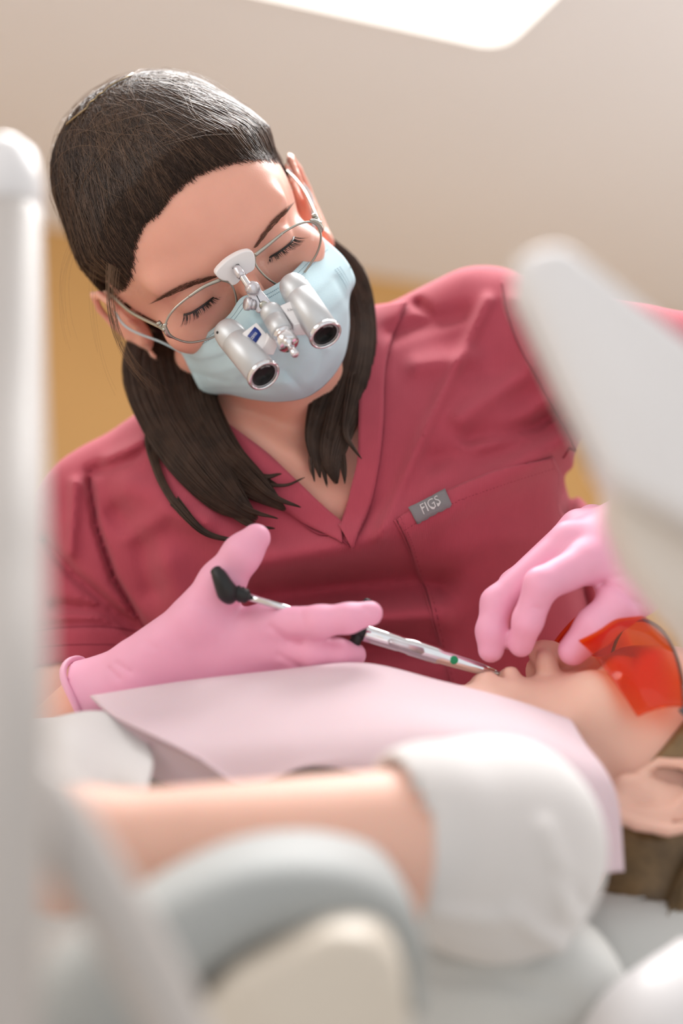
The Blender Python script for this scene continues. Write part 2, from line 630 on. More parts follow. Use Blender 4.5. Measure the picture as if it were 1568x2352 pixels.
a = hit_wall(1548, 700)
s0 = (a - w0) @ wdir
slab('trim_1', [wallpt(s0, 0.05, 0), wallpt(s0 + 0.25, 0.05, 0), wallpt(s0 + 0.25, 0.05, 2.55), wallpt(s0, 0.05, 2.55)], 0.045, wn, M['white_trim'])

# ================================================================== heads (millimetres: x to the person's left, y forward, z to the crown)
def mir(p):
    q = p.copy(); q[:, 0] = np.abs(q[:, 0]); return q


EAR_OUT = 0.72


def ear_sd(q):
    """one ear on the +x side"""
    q = q.copy(); q[:, 0] = np.where(q[:, 0] > 72, 72 + (q[:, 0] - 72) / EAR_OUT, q[:, 0])
    helix = [(74, 8, 4), (77, 12, 16), (81, 8, 28), (86, -4, 36), (91, -18, 33), (94, -26, 20), (92, -26, 4), (87, -20, -10), (82, -11, -21), (78, -3, -27)]
    d = chain(q, helix, [2.2, 2.8, 3.2, 3.4, 3.4, 3.4, 3.2, 3.0, 3.4, 4.2], 1.5)
    lobe = ell(q, (78, -3, -27), (4, 7, 8))
    d = smin(d, lobe, 3)
    # plate inside the rim
    nrm = np.array([0.82, 0.52, 0.05]); nrm /= np.linalg.norm(nrm)
    v = np.array([0, 0, 1.0]); v -= nrm * (v @ nrm); v /= np.linalg.norm(v)
    u = np.cross(v, nrm)
    R = np.stack([nrm, u, v], 1)
    plate_ = ell(q, (81, -10, 5), (2.6, 16, 30), R)
    d = smin(d, plate_, 2)
    anti = chain(q, [(84, -8, 24), (86, -16, 12), (84, -15, -2), (80, -8, -12)], [2.0, 2.6, 2.8, 2.6], 2)
    d = smin(d, anti, 2.5)
    tragus = ell(q, (76, 5, -5), (4, 4, 7))
    d = smin(d, tragus, 3)
    conc = ell(q, (84, -3, -1), (7.5, 7, 10))
    d = smax(d, -conc, 2.5)
    base = ell(q, (73, -2, 0), (6, 9, 16))
    return smin(d, base, 5)


def head_sd(p, lids=True, ears=True, mouth_open=0.0, nose_out=0.0):
    q = mir(p)
    d = ell(p, (0, -6, 44), (73, 92, 80))
    d = smin(d, ell(p, (0, 50, 54), (57, 39, 44)), 14)
    d = smin(d, ell(p, (0, 40, -4), (55, 43, 48)), 16)
    d = smin(d, cone(q, (50, 10, -38), (14, 66, -76), 17, 13), 18)
    d = smin(d, ell(p, (0, 70, -78), (16, 13, 12)), 12)
    d = smin(d, ell(p, (0, 45, -52), (38, 36, 26)), 16)
    d = smin(d, ell(q, (44, 54, 0), (19, 20, 15)), 14)
    d = smin(d, cone(q, (6, 82, 40), (44, 72, 44), 8, 8), 12)          # brow ridge
    d = smax(d, -ell(q, (33, 93, 23), (19, 14, 12)), 9)                # eye sockets
    # nose
    n = chain(p, [(0, 80, 30), (0, 92 - nose_out / 2, 12), (0, 102 - nose_out, -4), (0, 103 - nose_out, -9)], [6, 6, 7.5, 9], 5)
    n = smin(n, ell(q, (11, 92 - nose_out / 2, -12), (7.5, 9, 7)), 6)
    d = smin(d, n, 8)
    nos = ell(q, (6.5, 96, -19), (3.6, 5, 4))
    d = smax(d, -nos, 2)
    # lips
    up = chain(q, [(0, 88, -35), (12, 86, -36), (25, 76, -39)], [5.0, 4.6, 2.5], 4)
    lo = chain(q, [(0, 86.5, -46 - mouth_open), (12, 84, -45 - mouth_open), (24, 76, -41 - mouth_open / 2)], [5.6, 5.2, 2.5], 4)
    d = smin(d, ell(p, (0, 70, -40), (28, 16, 22)), 12)
    d = smin(d, up, 4); d = smin(d, lo, 4)
    slit = ell(p, (0, 90, -40.5 - mouth_open / 2), (21, 9 + mouth_open, 0.9 + mouth_open / 2))
    d = smax(d, -slit, 1.5)
    d = smax(d, -ell(p, (0, 92, -59 - mouth_open), (16, 8, 5)), 8)
    if lids:
        ball = np.linalg.norm(q - np.array([31.5, 69.5, 24]), axis=1)
        zl = 18.0 - 0.010 * (q[:, 0] - 31) ** 2 + 1.5                   # lash line height
        lid = ball - np.where(q[:, 2] > zl, 14.2, 13.2)
        d = smin(d, lid, 3.0)
        crease = chain(q, [(19, 82, 29), (28, 84, 34.5), (38, 81, 34), (46, 73, 28)], [1.0, 1.4, 1.4, .8], 1)
        d = smax(d, -crease, 2.5)
    if ears:
        d = smin(d, ear_sd(q), 3)
    return d


def basis(L, F):
    L = np.array(L, float); F = np.array(F, float)
    L /= np.linalg.norm(L)
    F = F - L * (F @ L); F /= np.linalg.norm(F)
    return np.stack([L, F, np.cross(F, L)], 1)


# ------------------------------------------------------------------ the clinician's head pose
PIT = math.radians(31)
YAW = math.radians(3.5)
D_R = basis((0.83, 0.56, 0.0), (0.56 * math.sin(PIT), -0.83 * math.sin(PIT), math.cos(PIT)))
D_R = D_R @ np.array([[math.cos(YAW), math.sin(YAW), 0], [-math.sin(YAW), math.cos(YAW), 0], [0, 0, 1]])
D_O = S(545, 622, 0.93) - D_R @ np.array([0, 0.080, 0.024])


def D(x, y, z):
    return D_O + D_R @ (np.array([x, y, z], float) / 1000)


def to_head(p):
    return ((p - D_O) @ D_R) * 1000


person = thing('person', S(700, 2900, 1.12), 'person in rose scrub top, blue face mask and pink gloves leaning over the patient', 'person')

# scrub torso ------------------------------------------------------
FOLDS = [
    ([(1060, 960), (1200, 860), (1240, 800)], 0.006, 26),
    ([(1080, 1010), (1230, 980), (1340, 900)], -0.008, 26),
    ([(300, 1230), (380, 1180), (470, 1200)], 0.005, 26),
    ([(250, 1060), (330, 1020)], 0.005, 18),
    ([(1040, 1250), (1140, 1230), (1290, 1230)], 0.003, 40),  # pixel polyline, amplitude m, half width px
    ([(560, 1300), (760, 1262), (900, 1225), (1050, 1150), (1280, 1010)], 0.0125, 40),
    ([(600, 1370), (760, 1345), (950, 1330), (1010, 1340)], -0.016, 46),
    ([(640, 1450), (880, 1420), (1010, 1410)], 0.008, 30),
    ([(640, 1520), (860, 1490), (1010, 1500)], -0.005, 26),
    ([(870, 1230), (920, 1120), (990, 960), (1120, 690)], 0.005, 16),
    ([(890, 1200), (1000, 1100), (1130, 1010), (1330, 880)], 0.004, 28),
    ([(1000, 1060), (1160, 1040), (1330, 960)], -0.006, 30),
    ([(960, 840), (1080, 820)], 0.005, 26),
    ([(900, 770), (990, 740), (1060, 720)], -0.004, 20),
    ([(205, 1105), (222, 1210), (262, 1330), (330, 1440)], -0.007, 9),
    ([(172, 1110), (168, 1190), (162, 1270)], 0.005, 14),
    ([(100, 1240), (170, 1320), (260, 1400), (350, 1460)], -0.010, 14),
    ([(250, 1400), (350, 1470)], -0.010, 22),
    ([(270, 1180), (330, 1260), (350, 1350)], -0.006, 30),
    ([(120, 1390), (230, 1400), (340, 1475)], -0.006, 14),
    ([(90, 1440), (200, 1432), (300, 1440)], -0.004, 10),
    ([(300, 1120), (420, 1160), (520, 1250)], 0.006, 40),
    ([(380, 1300), (420, 1400)], 0.006, 40),
    ([(210, 1085), (300, 1050), (360, 1010)], -0.005, 14),
    ([(1300, 1100), (1310, 1250), (1340, 1400)], -0.007, 22),
    ([(1340, 1180), (1360, 1300)], 0.006, 20),
    ([(960, 700), (1010, 745), (1060, 730)], -0.004, 14),
    ([(1180, 690), (1290, 720), (1420, 760)], 0.004, 20),
]


def body_base(p, g=0.0):
    """trunk, shoulders and upper arms under the fabric; g swells it"""
    d = cone(p, S(660, 1010, 1.09), S(1105, 775, 1.075), .050, .040)
    d = smin(d, cone(p, S(600, 1040, 1.09), S(240, 1200, 1.065), .052, .040), .03)
    d = smin(d, cone(p, S(520, 1240, 1.075), S(600, 1640, 1.10), .098, .10), .05)
    d = smin(d, cone(p, S(600, 1640, 1.10), S(720, 2050, 1.20), .098, .10), .05)
    d = smin(d, cone(p, S(980, 1080, 1.075), S(1110, 1640, 1.11), .100, .108), .05)
    d = smin(d, cone(p, S(1110, 1640, 1.11), S(1010, 2050, 1.20), .104, .10), .05)
    d = smin(d, ell(p, S(760, 1180, 1.045), (.125, .060, .070)), .05)
    d = smin(d, cone(p, S(240, 1200, 1.065), S(170, 1660, 1.02), .046, .037), .02)
    d = smin(d, cone(p, S(1110, 775, 1.07), S(1640, 905, .97), .038, .044), .03)
    return d - g


def torso_uncut(p):
    d = body_base(p, 0.007)
    x, y = to_px(p)
    front = np.clip((p[:, 2] + 1.16) / .06, 0, 1)
    neg = np.zeros(len(p))
    for pts, a, wd in FOLDS:
        dd = line_d(x, y, pts) / wd
        if a > 0:
            d = d - min(a * 1.35, .015) * np.exp(-dd * dd) * front
        else:
            am = -.0095 if min(q[0] for q in pts) < 590 or max(q[0] for q in pts) > 1200 else -.022
            neg = np.minimum(neg, max(a * 1.35, am) * np.exp(-dd * dd) * front)
    d = d - neg
    d = d + (0.0006 * np.sin(x / 31 + 1.3 * np.sin(y / 55)) * np.sin(y / 47 + np.sin(x / 60))) * front
    # sleeve hem, trunk bottom
    q = line_hem(x, y)
    d = np.maximum(d, q / 3050)
    d = np.maximum(d, (y - 2080) / 3050)
    return d


HEM = [(-200, 1640), (40, 1556), (90, 1530), (160, 1520), (260, 1516), (330, 1508), (400, 1540), (330, 1900), (-200, 1900)]


def line_hem(x, y):
    return -poly_sd(x, y, HEM)


VNECK = [(380, 880), (476, 960), (598, 1048), (661, 1100), (780, 1204), (806, 1130), (828, 1052), (836, 850), (862, 715), (880, 600), (300, 560)]


def scrub_sd(p):
    d = torso_uncut(p)
    x, y = to_px(p)
    v = poly_sd(x, y, VNECK) / 3200
    back = (-p[:, 2] - 1.16)
    v = np.maximum(v, back)
    return np.maximum(d, -v)


SEL = 1
h_s = 0.0026
lo = np.array([-0.30, -0.34, -1.36]); hi = np.array([0.40, 0.21, -0.90])
TUV, TUF = polygonize(torso_uncut, lo, hi, h_s)
BT = bvh_of(TUV, TUF)
SV, SF = polygonize(scrub_sd, lo, hi, h_s)
top = mesh_obj('scrub_top', SV, SF, M['scrub'], person)


def T(px, py, lift=0.0012):
    return proj(BT, px, py, lift)


def strip(name, inner, outer, m, lift=0.0016, n=80, k=7, thick=0.0016, parent=None):
    A = spline(inner, n); B = spline(outer, n)
    V = []
    for i in range(n):
        for j in range(k):
            t = j / (k - 1)
            q = A[i] * (1 - t) + B[i] * t
            V.append(T(q[0], q[1], lift))
    F = [(i * k + j, i * k + j + 1, (i + 1) * k + j + 1, (i + 1) * k + j) for i in range(n - 1) for j in range(k - 1)]
    V = np.array(V)
    a, b, c = V[F[0][0]], V[F[0][1]], V[F[0][2]]
    if np.cross(b - a, c - a)[2] < 0: F = [f[::-1] for f in F]
    o = mesh_obj(name, V, F, m, parent)
    return mods(o, solid=thick, offset=0)


def seam(pts, r=0.0006, lift=0.0004, n=60, parent=None, name='seam'):
    C = np.array([T(q[0], q[1], lift) for q in spline(pts, n)])
    V, F = tube(C, r, 6)
    return mesh_obj(name, V, F, M['seam'], parent)


nb1 = strip('neckband', [(858, 712), (843, 780), (829, 850), (826, 950), (822, 1052), (806, 1120), (787, 1200), (778, 1212)],
            [(935, 700), (905, 770), (886, 850), (881, 976), (868, 1080), (846, 1180), (815, 1245), (806, 1256)], M['scrub'], lift=0.0030, parent=top)
nb2 = strip('neckband', [(400, 890), (476, 943), (598, 1031), (661, 1086), (730, 1150), (785, 1200)],
            [(330, 960), (420, 1020), (540, 1100), (606, 1138), (700, 1205), (786, 1248)], M['scrub'], lift=0.0018, parent=top)
seam([(935, 700), (905, 770), (886, 850), (881, 976), (868, 1080), (846, 1180), (815, 1245), (808, 1256)], parent=top, lift=.002)
seam([(420, 1020), (540, 1100), (606, 1135), (661, 1174), (724, 1225), (766, 1233), (808, 1256)], parent=top, lift=.0012)
seam([(1152, 648), (1166, 720), (1190, 790), (1240, 880), (1310, 1010), (1355, 1100)], parent=top, lift=.0002, r=.0009)
seam([(205, 1095), (210, 1150), (228, 1240), (262, 1330), (330, 1440)], parent=top, lift=.0, r=.0009)
seam([(60, 1452), (140, 1442), (240, 1440), (330, 1452)], parent=top, lift=.0, r=.0008)
seam([(60, 1490), (140, 1482), (240, 1480), (320, 1486)], parent=top, lift=.0, r=.0004)


# chest pocket: a patch lying on the top
PL = [(908, 1195), (925, 1222), (942, 1260), (968, 1330), (990, 1400), (1012, 1475), (1034, 1560), (1050, 1640)]
PR = [(1266, 1048), (1276, 1075), (1283, 1100), (1277, 1160), (1300, 1215), (1330, 1330), (1350, 1450), (1360, 1560)]
A = spline(PL, 46); B = spline(PR, 46)
V = []
nu = 48
for i in range(46):
    for j in range(nu):
        t = j / (nu - 1)
        q = A[i] * (1 - t) + B[i] * t
        bow = -16 * math.sin(math.pi * t) * (1 - i / 45)
        V.append(T(q[0], q[1] + bow, 0.0022))
F = [(i * nu + j, (i + 1) * nu + j, (i + 1) * nu + j + 1, i * nu + j + 1) for i in range(45) for j in range(nu - 1)]
pocket = mods(mesh_obj('pocket', V, F, M['scrub'], top), solid=0.0014, offset=0)


def pk(t, s):
    """point on the pocket, t across, s rows down"""
    i = s * 45; i0 = int(min(i, 44)); f_ = i - i0
    q = (A[i0] * (1 - t) + B[i0] * t) * (1 - f_) + (A[i0 + 1] * (1 - t) + B[i0 + 1] * t) * f_
    return q[0], q[1] - 16 * math.sin(math.pi * t) * (1 - s)


for pts in ([(pk(t, 0.115)) for t in np.linspace(0.01, 0.99, 12)], [pk(0.022, s) for s in np.linspace(0, 1, 10)], [pk(0.978, s) for s in np.linspace(0, .8, 8)]):
    C = np.array([T(q[0], q[1], 0.0027) for q in spline(pts, 90)])
    # dashed stitching
    parts = [tube(C[i:i + 2], .00035, 5) for i in range(0, 88, 2)]
    v, f = join(parts)
    mesh_obj('stitching', v, f, M['seam'], pocket)
C = np.array([T(q[0] - 3, q[1], 0.0006) for q in spline([pk(0, s) for s in np.linspace(0, 1, 10)], 60)])
v, f = tube(C, .0010, 6)
mesh_obj('piping', v, f, M['scrub'], pocket)

# woven label on the pocket hem
TG = [(938, 1172), (1022, 1130), (1034, 1160), (955, 1201)]
g = []
for i in range(6):
    for j in range(14):
        s, t = i / 5, j / 13
        a_ = np.array(TG[0]) * (1 - t) + np.array(TG[1]) * t
        b_ = np.array(TG[3]) * (1 - t) + np.array(TG[2]) * t
        q = a_ * (1 - s) + b_ * s
        g.append(T(q[0], q[1], 0.0038))
F = [(i * 14 + j, (i + 1) * 14 + j, (i + 1) * 14 + j + 1, i * 14 + j + 1) for i in range(5) for j in range(13)]
lab = mods(mesh_obj('woven_label', g, F, M['tagm'], pocket), solid=0.0008, offset=0)
tag(lab, 'small grey woven label with pale letters')


def text_px(s, size_px, cx, cy, ang, fn, m, parent, shear=0.0, name='lettering', squash=1.0):
    V2, F2 = text_geo(s, size_px)
    ca, sa = math.cos(ang), math.sin(ang)
    out = []
    for v in V2:
        x = v[0] * squash + shear * v[1]; y = v[1]
        out.append(fn(cx + x * ca - (-y) * sa * 1.0, cy + x * sa + (-y) * ca))
    return mesh_obj(name, np.array(out), F2, m, parent, smooth=False)


text_px('FIGS', 25, 988, 1165, math.atan2(-42, 86), lambda x, y: T(x, y, 0.0046), M['tag_txt'], lab)

# body ------------------------------------------------------------


def arms_sd(p):
    d = cone(p, S(170, 1600, 1.02), S(60, 1800, .98), .038, .036)
    d = smin(d, cone(p, S(60, 1800, .98), S(235, 1600, .887), .034, .0225), .015)
    e = cone(p, S(1640, 905, .97), S(1760, 1010, .93), .042, .04)
    e = smin(e, cone(p, S(1760, 1010, .93), S(1490, 1215, .885), .038, .028), .02)
    return np.minimum(d, e)


def dent_body(p):
    l = to_head(p)
    d = head_sd(l) / 1000
    nk = cone(p, D(0, -22, -45), S(650, 1040, 1.09), .050, .056)
    d = smin(d, nk, .02)
    x, y = to_px(p)
    vd = np.clip(poly_sd(x, y, VNECK) / 60, 0, 1)
    b = body_base(p, 0.0) + 0.001 + 0.014 * vd * (y < 1500)
    b = b + 0.014 * np.clip((y - 1225) / 40, 0, 1) * (y < 1520)
    b = np.maximum(b, (y - 1780) / 3050)
    # breastbone hollow and collar bones
    col = np.minimum(line_d(x, y, [(700, 1060), (590, 990), (500, 960)]), line_d(x, y, [(760, 1045), (830, 960)]))
    b = b - 0.004 * np.exp(-(col / 26) ** 2) + 0.006 * np.exp(-(line_d(x, y, [(735, 1000), (735, 1050)]) / 34) ** 2)
    d = smin(d, b, .03)
    return smin(d, arms_sd(p), .01)


BV, BF = polygonize(dent_body, [-.30, -.24, -1.24], [.33, .34, -.86], 0.0019)
body = mesh_obj('body', BV, BF, M['skin'], person)
BB = bvh_of(BV, BF)


def SK(px, py, lift=0.0003):
    return proj(BB, px, py, lift)


# brows and lashes
def hairs_on(spine, width, n, length, r, dirfn, lift=0.0006, curl=0.0):
    cs = []
    sp = spline(spine, 60)
    for i in range(n):
        t = rng.random(); c = sp[int(t * 59)]
        wv = width * (1 - abs(2 * t - 1) ** 3) * (rng.random() - .5) * 2
        x0, y0 = c[0] + rng.normal() * 1.0, c[1] + wv
        dx, dy = dirfn(t)
        L = length * (0.7 + .5 * rng.random())
        pts = []
        for k in range(5):
            u = k / 4
            pts.append(SK(x0 + dx * L * u, y0 + dy * L * u, lift + 0.0004 * math.sin(math.pi * u)))
        cs.append(pts)
    return strand_mesh(np.array(cs), r * np.linspace(1, .25, 5)[None, :])


v, f = hairs_on([(500, 632), (455, 645), (410, 662), (365, 686)], 6, 240, 24, .00014, lambda t: (-.85, .2 + .25 * t))
mesh_obj('eyebrow', v, f, M['brow'], person)
v, f = hairs_on([(583, 568), (602, 540), (630, 507), (658, 482)], 6, 240, 24, .00014, lambda t: (.6 + .1 * t, -.72))
mesh_obj('eyebrow', v, f, M['brow'], person)


def lashes(hz, sgn):
    cs = []
    for i in range(95):
        t = rng.random()
        x = 31.5 + (t - .5) * 27
        zz = 18.0 - 0.010 * (x - 31) ** 2 + 1.2
        dx = x - 31.5
        yy = 69.5 + math.sqrt(max(14.2 ** 2 - dx ** 2 - (zz - 24) ** 2, 4))
        L = 7.5 * (.75 + .4 * rng.random()) * (.7 + .5 * t)
        fan = (t - .42) * 1.1 + rng.normal() * .12
        pts = []
        for k in range(6):
            u = k / 5
            pts.append(D(sgn * (x + fan * L * u), yy + L * (.75 * u + .1 * u * u), zz - L * (.75 * u - .45 * u * u)))
        cs.append(pts)
    v, f = strand_mesh(np.array(cs), .00022 * np.linspace(1, .15, 6)[None, :])
    a = mesh_obj('eyelashes', v, f, M['lash'], person)
    ln = []
    for x in np.linspace(18.5, 44.5, 14):
        zz = 18.0 - 0.010 * (x - 31) ** 2 + 1.2; dx = x - 31.5
        ln.append(D(sgn * x, 69.7 + math.sqrt(max(14.2 ** 2 - dx ** 2 - (zz - 24) ** 2, 4)), zz))
    v, f = tube(ln, .0007, 6)
    mesh_obj('lash_line', v, f, M['lash'], person)


lashes(0, 1); lashes(0, -1)

# ================================================================== hair of the clinician
C0 = np.array([0, -8, 48.0])               # centre of the skull, mm
HAIRLINE = [(676, 398), (664, 372), (640, 368), (600, 362), (560, 364), (505, 376), (455, 398), (415, 424), (384, 452), (366, 478), (340, 500), (316, 528), (303, 565),
            (296, 610), (290, 645), (276, 668), (250, 650), (300, 830), (700, 900), (800, 600), (740, 420)]


def cap_sd(l, s=None, tmin=-99):
    """hair mass pulled back over the skull (head millimetres)"""
    d = ell(l, (0, -6, 44), (73, 92, 80))
    d = smin(d, ell(l, (0, 50, 54), (57, 39, 44)), 14)
    d = smin(d, ell(l, (-2, -30, 92), (56, 56, 40)), 14)          # volume at the crown
    d = smin(d, ell(l, (0, -60, 100), (34, 24, 22)), 12)          # twisted knot behind the crown
    d = smin(d, ell(l, (0, -52, 0), (66, 44, 52)), 16)            # hair over the nape
    if s is None:
        s = D_O + (l / 1000) @ D_R.T
    x, y = to_px(s)
    hl = poly_sd(x, y, HAIRLINE)
    front = np.clip((l[:, 1] - (-25)) / 10, 0, 1)
    t = np.where(front > 0, np.clip((hl - 9) / 60, -1.2, 1) * 8.5, 8.5)
    t = t * front + 8.5 * (1 - front)
    return d - np.maximum(t, tmin)


def cap_world(p):
    l = to_head(p)
    d = cap_sd(l, p) / 1000
    x, y = to_px(p)
    return np.maximum(d, -(l[:, 2] + 62) / 1000 )


HV, HF = polygonize(cap_world, D_O - .17, D_O + np.array([.15, .19, .15]), 0.0020)
HVn = HV + 0
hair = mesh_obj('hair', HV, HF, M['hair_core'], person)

# radius of the cap from C0 in a direction
def cap_r(dirs):
    lo_ = np.full(len(dirs), 40.0); hi_ = np.full(len(dirs), 190.0)
    for _ in range(16):
        m = (lo_ + hi_) / 2
        v = cap_sd(C0 + dirs * m[:, None], None, 0.2)
        lo_ = np.where(v < 0, m, lo_); hi_ = np.where(v < 0, hi_, m)
    return lo_


def head_dir(px, py):
    """direction from C0 of the cap point seen at a pixel"""
    q = proj(BHAIR, px, py, 0)
    l = to_head(q[None])[0] - C0
    return l / np.linalg.norm(l)


BHAIR = bvh_of(HV, HF)
KNOT = head_dir(236, 196)


def slerp(a, b, t):
    om = np.arccos(np.clip((a * b).sum(-1), -1, 1))[:, None, None]
    so = np.sin(om) + 1e-6
    t = t[None, :, None]
    return np.sin((1 - t) * om) / so * a[:, None] + np.sin(t * om) / so * b[:, None]


def flow(starts, n=16, t1=1.0, wob=0.02, lift=(0.3, 1.6), knot_sp=0.16, side=0.25):
    m = len(starts)
    kn = KNOT + rng.normal(size=(m, 3)) * knot_sp; kn /= np.linalg.norm(kn, axis=1)[:, None]
    t = np.linspace(0, 1, n) * 1.0
    tt = t[None, :] * (t1 if np.ndim(t1) else np.full(m, t1))[:, None]
    om = np.arccos(np.clip((starts * kn).sum(1), -1, 1))[:, None]
    so = np.sin(om) + 1e-6
    P = (np.sin((1 - tt) * om) / so)[..., None] * starts[:, None] + (np.sin(tt * om) / so)[..., None] * kn[:, None]
    # sweep: first straight up from the hairline, then over to the side
    ax = np.cross(starts, kn); ax /= np.linalg.norm(ax, axis=1)[:, None] + 1e-9
    sg = np.sign(starts[:, 0:1])
    bow = side * np.sin(math.pi * tt) * np.sin(om)
    sgn = np.where(starts[:, 0] + 0.12 > 0, -1.0, 1.0)[:, None]
    P = P + (bow * sgn)[..., None] * ax[:, None] * np.abs(starts[:, 0:1] + .12)[..., None] * 1.2
    ph = rng.random((m, 1)) * 6.28
    P = P + (wob * np.sin(tt * 7 + ph))[..., None] * ax[:, None] * rng.normal(size=(m, 1, 1))
    P /= np.linalg.norm(P, axis=2, keepdims=True)
    r = cap_r(P.reshape(-1, 3)).reshape(m, n)
    lf = lift[0] + (lift[1] - lift[0]) * rng.random((m, 1)) + 0.5 * np.sin(tt * 9 + ph)
    L = C0 + P * (r + lf)[..., None]
    return D_O + (L / 1000) @ D_R.T


# starting directions: all over the cap, dense at the hairline
starts = []
hl_px = spline(HAIRLINE[:16], 400)
for i in range(3200):
    q = hl_px[rng.integers(0, 400)] + rng.normal(size=2) * 4
    ii = rng.random() * 16 - 6
    cx, cy = 520, 640
    v_ = q - np.array([cx, cy]); v_ /= np.linalg.norm(v_)
    q = q - v_ * 3 + v_ * ii
    s_ = SK(q[0], q[1], 0)
    l_ = to_head(s_[None])[0] - C0
    starts.append(l_ / np.linalg.norm(l_))
a1 = np.array(starts)
rd = rng.normal(size=(14000, 3)); rd /= np.linalg.norm(rd, axis=1)[:, None]
wpt = D_O + ((C0 + rd * cap_r(rd)[:, None]) / 1000) @ D_R.T
x_, y_ = to_px(wpt)
ok = (poly_sd(x_, y_, HAIRLINE) > 5) | (rd[:, 1] < -.2)
ok &= (rd[:, 2] > -.45)
a2 = rd[ok][:7600]
c1 = flow(a1, 18, t1=0.55 + .45 * rng.random(len(a1)), side=.30)
c2 = flow(a2, 12, t1=0.35 + .5 * rng.random(len(a2)), side=.30)
w1 = np.array([.35, .7] + [1] * 14 + [.7, .3])[None, :]
v, f = strand_mesh(c1[:2300], .00026 * w1)
mesh_obj('hair_strands', v, f, M['hair'], hair)
v, f = strand_mesh(c1[2300:], .00026 * w1)
mesh_obj('hair_strands', v, f, M['hair_l'], hair)
v, f = strand_mesh(c2[:5200], .00030 * np.array([.3] + [1] * 10 + [.3])[None, :])
mesh_obj('hair_strands', v, f, M['hair'], hair)
v, f = strand_mesh(c2[5200:], .00028 * np.array([.3] + [1] * 10 + [.3])[None, :])
mesh_obj('hair_strands', v, f, M['hair_l'], hair)
# short baby hairs feathering the hairline
a3 = a1[rng.integers(0, len(a1), 1800)]
c3 = flow(a3, 8, t1=0.12 + .16 * rng.random(1800), side=.3, lift=(.2, 1.2))
v, f = strand_mesh(c3, .00017 * np.array([1, 1, 1, 1, 1, .8, .5, .2])[None, :])
mesh_obj('hair_strands', v, f, M['hair'], hair)


def lock(guides, widths, n, name='lock_of_hair', r=.00030, depthw=.35, fan=0.0, core=True, m='hair', npt=26, jit=1.0):
    """bundle of strands along a guide of (px, py, d) points; widths in px"""
    G = spline(guides, npt)
    for i_ in range(npt):
        if G[i_, 1] > 940:
            hd_ = -T(G[i_, 0], G[i_, 1], 0)[2] - .004 - spline(np.array(widths, float)[:, None], npt)[i_, 0] * .9 / FPX / 2 * depthw * .6
            k_ = min(1, (G[i_, 1] - 940) / 60)
            if hd_ < G[i_, 2] and hd_ > .85: G[i_, 2] = G[i_, 2] * (1 - k_) + hd_ * k_
    G[1:-1, 2] = (G[:-2, 2] + G[1:-1, 2] * 2 + G[2:, 2]) / 4
    Wd = spline(np.array(widths, float)[:, None], npt)[:, 0]
    Cc = SS(G)
    Tn, N, B = frames(Cc)
    # across: perpendicular to the lock in the picture plane
    side = np.cross(Tn, np.array([0, 0, 1.0])); side /= np.linalg.norm(side, axis=1)[:, None]
    dep = np.cross(side, Tn)
    wm = Wd * G[:, 2] / FPX / 2
    parts = []
    if core:
        k = 14; a = np.arange(k) / k * 2 * math.pi
        ctp = np.clip((npt - 1 - np.arange(npt)) / (npt * .45), .04, 1)
        V = Cc[:, None] + (wm * .90 * ctp)[:, None, None] * (np.cos(a)[None, :, None] * side[:, None] + depthw * np.sin(a)[None, :, None] * dep[:, None])
        F = [(i * k + j, i * k + (j + 1) % k, (i + 1) * k + (j + 1) % k, (i + 1) * k + j) for i in range(npt - 1) for j in range(k)]
        F += [tuple(range(k))[::-1], tuple(range((npt - 1) * k, npt * k))]
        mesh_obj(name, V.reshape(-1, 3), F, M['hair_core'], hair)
    a = rng.random(n) * 2 * math.pi; rr = np.where(rng.random(n) < .55, np.sqrt(rng.random(n)) * .15 + .88, np.sqrt(rng.random(n)))
    ca, sa = np.cos(a) * rr, np.sin(a) * rr
    wob = rng.normal(size=n)[:, None] * .05 * np.sin(np.linspace(0, 5, npt)[None] + rng.random((n, 1)) * 6) * jit
    off = (ca[:, None] + wob)[..., None] * wm[None, :, None] * side[None] + (sa[:, None] * depthw)[..., None] * wm[None, :, None] * dep[None]
    cs = Cc[None] + off
    prof = np.ones(npt); prof[-4:] = [.8, .6, .4, .15]
    # trim the ends unevenly
    out = []
    for i in range(n):
        e = 1 - .22 * rng.random() ** 1.5
        t = np.linspace(0, e, npt) * (npt - 1); i0 = np.minimum(t.astype(int), npt - 2); u = (t - i0)[:, None]
        out.append(cs[i, i0] * (1 - u) + cs[i, i0 + 1] * u)
    v, f = strand_mesh(np.array(out), r * prof[None])
    mesh_obj(name, v, f, M[m], hair)


# long hair on the picture's left, over the shoulder and chest
lock([(352, 770, 1.03), (350, 860, 1.02), (385, 960, 1.0), (450, 1060, .972), (520, 1140, .955), (590, 1195, .95)], [110, 130, 120, 110, 80, 12], 900)
lock([(400, 770, 1.03), (415, 860, 1.02), (440, 950, 1.0), (505, 1050, .972), (590, 1120, .958), (655, 1172, .953)], [130, 150, 130, 100, 60, 8], 800)
lock([(450, 820, 1.035), (450, 900, 1.03), (470, 970, 1.01), (540, 1060, .98), (640, 1115, .965)], [70, 90, 80, 30, 3], 300)
lock([(420, 950, 1.0), (500, 1050, .97), (580, 1102, .960), (650, 1115, .958), (700, 1096, .962)], [40, 22, 10, 6, 2], 60, core=False)
lock([(348, 880, 1.03), (345, 990, 1.005), (365, 1090, .975), (420, 1180, .958), (480, 1225, .952), (545, 1240, .95)], [26, 22, 18, 14, 8, 3], 110)
lock([(400, 900, 1.02), (350, 960, 1.0), (338, 1020, .995), (370, 1110, .97), (430, 1190, .955)], [10, 8, 8, 6, 2], 30, core=False)
